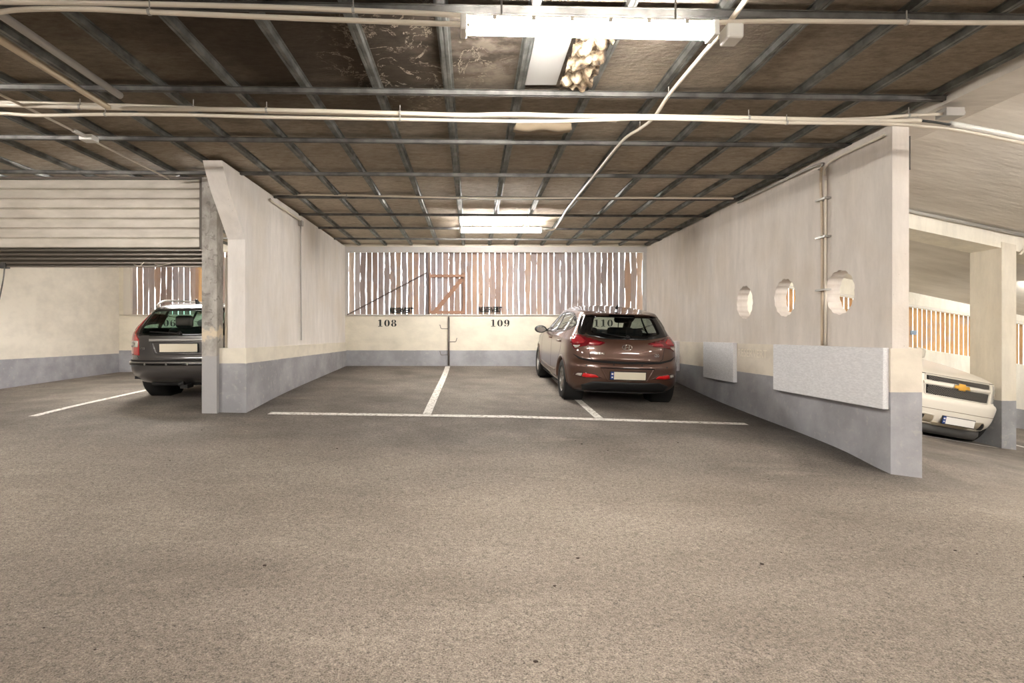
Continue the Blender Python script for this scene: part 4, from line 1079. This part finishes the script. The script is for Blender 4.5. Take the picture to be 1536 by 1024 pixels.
    for q in ([(-.045,.857),(-.030,.857),(-.014,.913),(-.029,.913)], [(.014,.857),(.029,.857),(.045,.913),(.030,.913)], [(-.03,.876),(.022,.887),(.028,.896),(-.026,.886)]): b.faces.new([b.verts.new((x, z, 0)) for x, z in q])
    obj('badge_letter', project(b, sh, 'rear', .010, .004), M_CHROME, bd, recalc=False)
    badge_text(t, sh, 'rear', 'HYUNDAI', .052, -.44, .785, .9); badge_text(t, sh, 'rear', 'i20', .062, .45, .775, 1.0)
    # antenna, interior
    obj('antenna', tube(bmesh.new(), [(0, .06, 1.455), (0, -.02, 1.52)], .028, 8, .004), M_BLACK, t, True)
    b = bmesh.new(); seat(b, -.37, .35, .50, .48, True, .48, .60); seat(b, .37, .35, .50, .48, True, .48, .60); seat(b, 0, .35, .50, .3, False, .46)
    obj('rear_seat', b, M_SEAT, t, True)
    for s in (-1, 1):
        b = bmesh.new(); seat(b, s*.36, 1.05, .45, .48, True, .66, .90); obj('front_seat', b, M_SEAT, t, True)
    b = bx(bmesh.new(), -.72, .72, 1.95, 2.3, .6, 1.0, .05); obj('dashboard', b, M_SEAT, t, True)
    b = bmesh.new(); lathe(b, [(-.01, .17), (0, .185), (.01, .17), (0, .165), (-.01, .17)], 'y', 24, (-.36, 1.80, .95)); obj('steering_wheel', b, M_BLACK, t, True)
    obj('cabin_floor', bx(bmesh.new(), -.7, .7, -.45, 2.2, .30, .34), M_SEAT, t)
    obj('parcel_shelf', bx(bmesh.new(), -.58, .58, -.42, .12, .93, .96), M_SEAT, t)
    obj('rear_view_mirror', bx(bmesh.new(), -.09, .09, 1.30, 1.33, 1.33, 1.375, .012), M_BLACK, t)
    b = bmesh.new()
    for s in (-1, 1): bx(b, s*.62-.12, s*.62+.12, 3.18, 3.3, .66, .8, .02)
    obj('headlamps', b, M_LENS, t)
hatchback()

# ---------------------------------------------------------------- dark estate car behind the shutter
def estate():
    t = thing('estate_car', 'dark grey estate car with roof rails parked behind the roller shutter', 'car', mtx=place(-4.03, 8.62, 0, 2.65, .75))
    prof = [(.24,.77,-.66,3.45),(.29,.81,-.80,3.55),(.36,.85,-.89,3.6),(.46,.875,-.935,3.66),(.55,.885,-.94,3.68),(.585,.885,-.925,3.68),(.61,.882,-.885,3.66),(.80,.885,-.875,3.55),(.90,.88,-.865,3.3),(.97,.865,-.85,2.75),
            (1.00,.845,-.835,2.45),(1.04,.82,-.815,2.28),(1.10,.78,-.765,2.1),(1.18,.725,-.70,1.85),(1.26,.68,-.63,1.6),(1.31,.645,-.58,1.4),(1.345,.60,-.52,1.25),(1.37,.53,-.42,1.1),(1.39,.42,-.25,.95),(1.40,.25,.0,.8),(1.403,.05,.2,.5)]
    prof = [(z, w*.965, r, f) for z, w, r, f in prof]
    sh = Shell(prof, .6, 2.4, 10, 2.3, 8)
    pm = paint('dark_grey_metallic', srgb(84,81,80), .5)
    bm = sh.build(190); arch = [(0, (.32, .36)), (2.65, (.32, .36))]
    carbody(t, sh, bm, pm, arch)
    ro = roundpoly([(-.655,.925),(.655,.925),(.56,1.325),(-.56,1.325)], .05); ri = roundpoly([(-.575,.955),(.575,.955),(.495,1.27),(-.495,1.27)], .05)
    cut(bm, sh, 'rear', shrink(ri, -.02))
    ws = roundpoly([(-.68,1.06),(.68,1.06),(.56,1.34),(-.56,1.34)], .05); cut(bm, sh, 'front', ws)
    dlo = roundpoly([(2.05,1.01),(1.0,.985),(-.35,1.0),(-.48,1.10),(-.38,1.28),(.2,1.315),(.85,1.315),(1.15,1.28)], .035, 3)
    for v in ('left', 'right'): cut(bm, sh, v, shrink(dlo, .012))
    obj('body', bm, pm, t, True, recalc=False)
    b = bmesh.new(); ol = sh.outline(.25, 20); prism(b, ol+[(-x, y) for x, y in ol[-2:0:-1]], 'z', .23, .25)
    bx(b, -.5, .5, -.7, -.2, .22, .32, .02); tube(b, [(.05, -.86, .27), (-.02, -.86, .25)], .03, 8); bx(b, .0, .1, -.88, -.7, .20, .25); obj('underbody', b, M_DARK, t)
    arch_parts(t, sh, arch, pm)
    g = obj('rear_window', patch_bm(sh, 'rear', shrink(ri, -.02), .001), M_GLASSG, t, True, recalc=False)
    obj('window_surround', ring_bm(sh, 'rear', ro, ri, .004, 128), M_GBLK, g, True, recalc=False)
    obj('windshield', patch_bm(sh, 'front', ws, .001), M_GLASSC, t, True, recalc=False)
    b = tube(bmesh.new(), [sh.pt('rear', 0, .955)+Vector((0,-.035,0)), sh.pt('rear', -.1, .97)+Vector((0,-.035,0)), sh.pt('rear', -.42, .985)+Vector((0,-.025,0))], .010, 8, .006)
    lathe(b, [(-.03, .0001), (-.03, .03), (.01, .032), (.012, .0001)], 'y', 14, (0, sh.rear(0,.955), .955)); obj('wiper', b, M_BLACK, g, True)
    for v, sg in (('left', -1), ('right', 1)):
        gi = obj('side_window', patch_bm(sh, v, shrink(dlo, .01), .001), M_GLASSG, t, True, recalc=False)
        obj('window_frame', ring_bm(sh, v, dlo, shrink(dlo, .026), .004, 150), M_GBLK, gi, True, recalc=False)
        for py in (.95, .05): obj('door_pillar', patch_bm(sh, v, [(py,.99),(py+.10,.99),(py+.05,1.305),(py-.02,1.305)], .005, .03, .003), M_GBLK, gi, True, recalc=False)
        obj('door_seam', line_bm(sh, v, [(2.1,1.0),(2.1,.3),(1.0,.3),(1.0,.97)], .008, .001), M_SEAM, t, True, recalc=False)
        # roof rail
        b = tube(bmesh.new(), smoothpath([(sg*.54, -.44, 1.34), (sg*.545, -.32, 1.40), (sg*.55, -.08, 1.43), (sg*.55, .8, 1.43), (sg*.55, 1.05, 1.40), (sg*.55, 1.15, 1.35)]), .016, 8)
        obj('roof_rail', b, M_ALLOY, t, True, label='silver roof rail')
        # tall tail lamp running up the window pillar
        f = (lambda pl: pl) if sg > 0 else mirx
        lo = roundpoly([(.59,.655),(.825,.655),(.842,.78),(.838,.90),(.815,.98),(.755,1.10),(.70,1.20),(.635,1.27),(.645,1.14),(.67,1.0),(.67,.95),(.60,.88)], .015)
        tl = obj('tail_lamp', patch_bm(sh, 'rear', f(lo), .010, .02, .008), M_REDE, t, True, recalc=False)
        obj('clear_lens', patch_bm(sh, 'rear', f(roundpoly([(.61,.77),(.835,.77),(.835,.85),(.61,.86)], .012)), .014, .03, .003), M_LENS, tl, True, recalc=False)
        obj('lamp_bulb', patch_bm(sh, 'rear', f(ellipse(.69, .812, .028, .03, 16)), .019, .03, .002), M_CHROME, tl, True, recalc=False)
        obj('pillar_lens', patch_bm(sh, 'rear', f([(.735,1.0),(.79,1.0),(.70,1.17),(.665,1.19)]), .014, .03, .003), plain('smoked_lens', srgb(98,70,66), .2), tl, True, recalc=False)
        wheel(t, sg*.775, 0, .32, .2, sg, .21); wheel(t, sg*.775, 2.65, .32, .2, sg, .21)
        mm = bmesh.new(); q = bmesh.ops.create_uvsphere(mm, u_segments=16, v_segments=10, radius=1)
        for vv in q['verts']: vv.co = Vector((sg*.97+vv.co.x*.11, 1.85+vv.co.y*.07, 1.07+vv.co.z*.075))
        tube(mm, [(sg*.8, 1.9, 1.03), (sg*.9, 1.88, 1.05)], .022, 8); obj('wing_mirror', mm, pm, t, True)
    obj('tailgate_seam', line_bm(sh, 'rear', [(-.69,.96),(-.63,.88),(-.63,.64),(-.60,.615),(.60,.615),(.63,.64),(.63,.88),(.69,.96)], .008, .001), M_SEAM, t, True, recalc=False)
    obj('bumper_step', line_bm(sh, 'rear', [(-.83,.585),(0,.585),(.83,.585)], .012, .004, .004), M_SEAM, t, True, recalc=False)
    obj('bumper_strip', line_bm(sh, 'rear', [(-.83,.54),(0,.54),(.83,.54)], .030, .014, .012), M_GBLK, t, True, recalc=False)
    obj('bumper_trim', line_bm(sh, 'rear', [(-.83,.557),(0,.557),(.83,.557)], .007, .018, .004), M_ALLOY, t, True, recalc=False)
    for xx in (-.38, .38, -.12, .12):
        obj('parking_sensor', patch_bm(sh, 'rear', ellipse(xx*1.2, .54, .014, .013, 12), .019, .03, .002), M_ALLOY, t, True, recalc=False)
    obj('handle_bar', line_bm(sh, 'rear', [(-.42,.868),(.42,.868)], .032, .022, .02), plain('handle_grey', srgb(176,174,170), .35, .5), t, True, recalc=False)
    obj('plate_recess', ring_bm(sh, 'rear', roundpoly([(-.42,.845),(.42,.845),(.35,.67),(-.35,.67)], .03), roundpoly([(-.37,.83),(.37,.83),(.32,.69),(-.32,.69)], .03), .008, 90, .008), pm, t, True, recalc=False)
    plate(t, sh, 'rear', .762, False, .52, .112)
    badge_text(t, sh, 'rear', 'VOLVO', .034, 0, .868, 1.4); 
    badge_text(t, sh, 'rear', 'V50', .05, -.54, .75, 1.1)
    obj('antenna', prism(bmesh.new(), [(-.26,1.38),(-.36,1.36),(-.38,1.44),(-.36,1.445)], 'x', -.012, .012), M_BLACK, t)
    b = bmesh.new(); seat(b, -.38, .1, .52, .5, True, .5, .66); seat(b, .38, .1, .52, .5, True, .5, .66); obj('rear_seat', b, M_SEAT, t, True)
    for s in (-1, 1):
        b = bmesh.new(); seat(b, s*.37, 1.15, .45, .5, True, .62, .82); obj('front_seat', b, M_SEAT, t, True)
    obj('dashboard', bx(bmesh.new(), -.74, .74, 2.0, 2.4, .6, 1.01, .05), M_SEAT, t, True)
    obj('cabin_floor', bx(bmesh.new(), -.7, .7, -.75, 2.3, .32, .36), M_SEAT, t)
    obj('load_cover', bx(bmesh.new(), -.66, .66, -.72, -.1, .90, .93), M_SEAT, t)
estate()

# ---------------------------------------------------------------- white off-roader beyond the right wall (nose towards us)
def offroader():
    WB = 2.95
    # local y runs forward (towards the viewer); the origin is below the front axle
    mt = place(7.66, 9.86, .0, WB, .8)
    Rz = Matrix.Rotation(math.pi, 4, 'Z'); t = thing('off_road_vehicle', 'white off-road vehicle with gold bowtie badge facing out beyond the holed wall', 'car', mtx=mt @ Rz)
    prof = [(.20,.86,-3.85,.72),(.26,.92,-3.95,.80),(.34,.97,-4.0,.86),(.48,.985,-4.02,.90),(.64,.99,-4.02,.915),(.68,.985,-4.0,.89),(.70,.975,-3.98,.86),(.80,.96,-3.98,.845),(.92,.96,-3.97,.83),(1.02,.955,-3.95,.80),(1.06,.945,-3.93,.73),
            (1.11,.935,-3.9,.55),(1.18,.905,-3.9,.12),(1.245,.88,-3.88,-.4),(1.30,.85,-3.87,-.95),(1.35,.80,-3.87,-1.05),(1.5,.78,-3.8,-1.15),(1.7,.74,-3.72,-1.3),(1.82,.68,-3.65,-1.45),(1.87,.6,-3.5,-1.6),(1.89,.4,-3.2,-2.0),(1.90,.1,-2.8,-2.4)]
    sh = Shell(prof, -2.6, 3.0, 14, 2.75, 12, .03)
    pm = paint('white_paint', srgb(226,219,205), 0, .25); bm = sh.build(200); arch = [(0, (.40, .46)), (-WB, (.40, .46))]
    carbody(t, sh, bm, pm, arch)
    ws = roundpoly([(-.70,1.37),(.70,1.37),(.64,1.79),(-.64,1.79)], .06); cut(bm, sh, 'front', ws)
    dlo = roundpoly([(-1.25,1.38),(-3.6,1.38),(-3.5,1.75),(-1.5,1.76)], .05)
    for v in ('left', 'right'): cut(bm, sh, v, shrink(dlo, .012))
    rwp = roundpoly([(-.7,1.3),(.7,1.3),(.6,1.75),(-.6,1.75)], .06); cut(bm, sh, 'rear', rwp)
    gu = roundpoly([(-.52,.935),(.52,.935),(.52,1.01),(-.52,1.01)], .012); gl = roundpoly([(-.505,.715),(.505,.715),(.52,.865),(-.52,.865)], .015)
    obj('body', bm, pm, t, True, recalc=False)
    obj('windshield', patch_bm(sh, 'front', ws, .001), M_GLASS, t, True, recalc=False)
    obj('rear_window', patch_bm(sh, 'rear', rwp, .001), M_GLASS, t, True, recalc=False)
    b = bmesh.new(); ol = sh.outline(.21, 20); prism(b, ol+[(-x, y) for x, y in ol[-2:0:-1]], 'z', .19, .21); obj('underbody', b, M_DARK, t)
    arch_parts(t, sh, arch, pm)
    for v, sg in (('left', -1), ('right', 1)):
        gi = obj('side_window', patch_bm(sh, v, shrink(dlo, .01), .001), M_GLASS, t, True, recalc=False)
        obj('window_frame', ring_bm(sh, v, dlo, shrink(dlo, .03), .004, 100), M_GBLK, gi, True, recalc=False)
        wheel(t, sg*.85, 0, .40, .26, sg, .24, 6); wheel(t, sg*.85, -WB, .40, .26, sg, .24, 6)
        f = (lambda pl: pl) if sg > 0 else mirx
        hl = obj('headlamp', patch_bm(sh, 'front', f(roundpoly([(.60,.72),(.90,.75),(.945,.82),(.94,.98),(.86,1.01),(.60,1.015)], .02)), .008, .03, .006), M_LENS, t, True, recalc=False)
        obj('reflector_bowl', patch_bm(sh, 'front', f(ellipse(.72, .87, .07, .09, 20)), .012, .03, .002), M_CHROME, hl, True, recalc=False)
        fp = obj('fog_pocket', patch_bm(sh, 'front', f(roundpoly([(0.31, 0.26), (0.339, 0.39), (0.497, 0.4), (0.555, 0.36), (0.612, 0.27)], .025)), .004, .03, .003), plain('pocket_grey', srgb(160,148,128), .6), t, True, recalc=False)
        obj('fog_intake', patch_bm(sh, 'front', f(roundpoly([(0.468, 0.27), (0.468, 0.385), (0.512, 0.385), (0.598, 0.27)], .01)), .009, .03, .003), M_BLACK, fp, True, recalc=False)
        obj('pocket_rim', ring_bm(sh, 'front', f(roundpoly([(0.288, 0.24), (0.324, 0.41), (0.504, 0.42), (0.569, 0.375), (0.641, 0.255)], .025)), f(roundpoly([(0.31, 0.26), (0.339, 0.39), (0.497, 0.4), (0.555, 0.36), (0.612, 0.27)], .025)), .008, 80, .008), pm, fp, True, recalc=False)
        mm = bx(bmesh.new(), sg*.93-.1, sg*.93+.1, -1.35, -1.22, 1.3, 1.5, .04); bx(mm, min(sg*.76, sg*.88), max(sg*.76, sg*.88), -1.32, -1.26, 1.34, 1.4, .01); obj('wing_mirror', mm, pm, t, True)
    # grille: white frame, two dark mesh openings with chrome lattice
    obj('hood_seam', line_bm(sh, 'front', [(-.80,1.032),(0,1.036),(.80,1.032)], .010, .001), M_SEAM, t, True, recalc=False)
    obj('bumper_seam', line_bm(sh, 'front', [(-.95,.49),(-.6,.495),(0,.50),(.6,.495),(.95,.49)], .008, .001), plain('seam_tan', srgb(120,104,84), .7), t, True, recalc=False)
    M_MESH = plain('grille_wire', srgb(120,116,110), .4, .4)
    def lattice(x0, x1, z0, z1):
        b = bmesh.new(); s_ = .030; k = x0-(z1-z0)
        while k < x1:
            for d in (1, -1):
                pts = []
                for j in range(9):
                    tt = j/8; x = k+(z1-z0)*tt; z = z0+(z1-z0)*tt if d > 0 else z1-(z1-z0)*tt
                    if x0 <= x <= x1: pts.append(sh.pt('front', x, z)+Vector((0, .012, 0)))
                if len(pts) > 1: tube(b, pts, .0027, 5)
            k += s_
        return b
    for nm, g, zz in (('upper', gu, (.935, 1.01)), ('lower', gl, (.715, .865))):
        o = obj('grille', patch_bm(sh, 'front', g, .004, .04, .003), M_SEAM, t, True, recalc=False, label='dark mesh grille opening')
        obj('grille_mesh', lattice(-.50, .50, zz[0]+.005, zz[1]-.005), M_MESH, o, True)
        obj('grille_rim', ring_bm(sh, 'front', shrink(g, -.018), shrink(g, .003), .010, 90, .008), plain('rim_silver', srgb(196,190,178), .4, .2), o, True, recalc=False)
    obj('grille_bar', patch_bm(sh, 'front', roundpoly([(-.55,.878),(.55,.878),(.55,.922),(-.55,.922)], .01), .016, .04, .012), pm, t, True, recalc=False)
    bt = [(x, z-.078) for x, z in [(-.13,.950),(-.055,.950),(-.05,.925),(.055,.925),(.06,.950),(.13,.950),(.115,1.0),(.055,1.0),(.05,1.028),(-.05,1.028),(-.055,1.0),(-.115,1.0)]]
    o = obj('badge', patch_bm(sh, 'front', shrink(bt, -.007), .034, .04, .012), M_CHROME, t, True, recalc=False)
    obj('badge_face', patch_bm(sh, 'front', bt, .040, .04, .005), plain('badge_gold', srgb(206,156,58), .35, .3), o, True, recalc=False)
    plate(t, sh, 'front', .35, True, .52, .115, M_PLATEW, .03, -.05)
    obj('lower_panel', patch_bm(sh, 'front', [(-.26,.24),(.26,.24),(.34,.29),(-.34,.29)], .010, .04, .006), plain('lower_tan', srgb(196,184,160), .5), t, True, recalc=False)
    b = bmesh.new(); rows = []
    for k in range(31):
        x = -.86+1.72*k/30; y = sh.front(x*.98, .24); rows.append([b.verts.new((x, y+dy, z)) for dy, z in ((-.02,.225),(-.01,.15),(-.06,.08),(-.10,.09),(-.10,.225))])
    for k in range(30):
        for j in range(5): b.faces.new((rows[k][j], rows[k][(j+1)%5], rows[k+1][(j+1)%5], rows[k+1][j]))
    b.faces.new(rows[0]); b.faces.new(rows[-1][::-1])
    obj('air_dam', b, plain('air_dam_grey', srgb(70,68,66), .7), t, True)
    b = bmesh.new()
    for s in (-1, 1): seat(b, s*.4, -2.2, .8, .55, True, .6, .8)
    obj('seats', b, M_SEAT, t, True)
offroader()
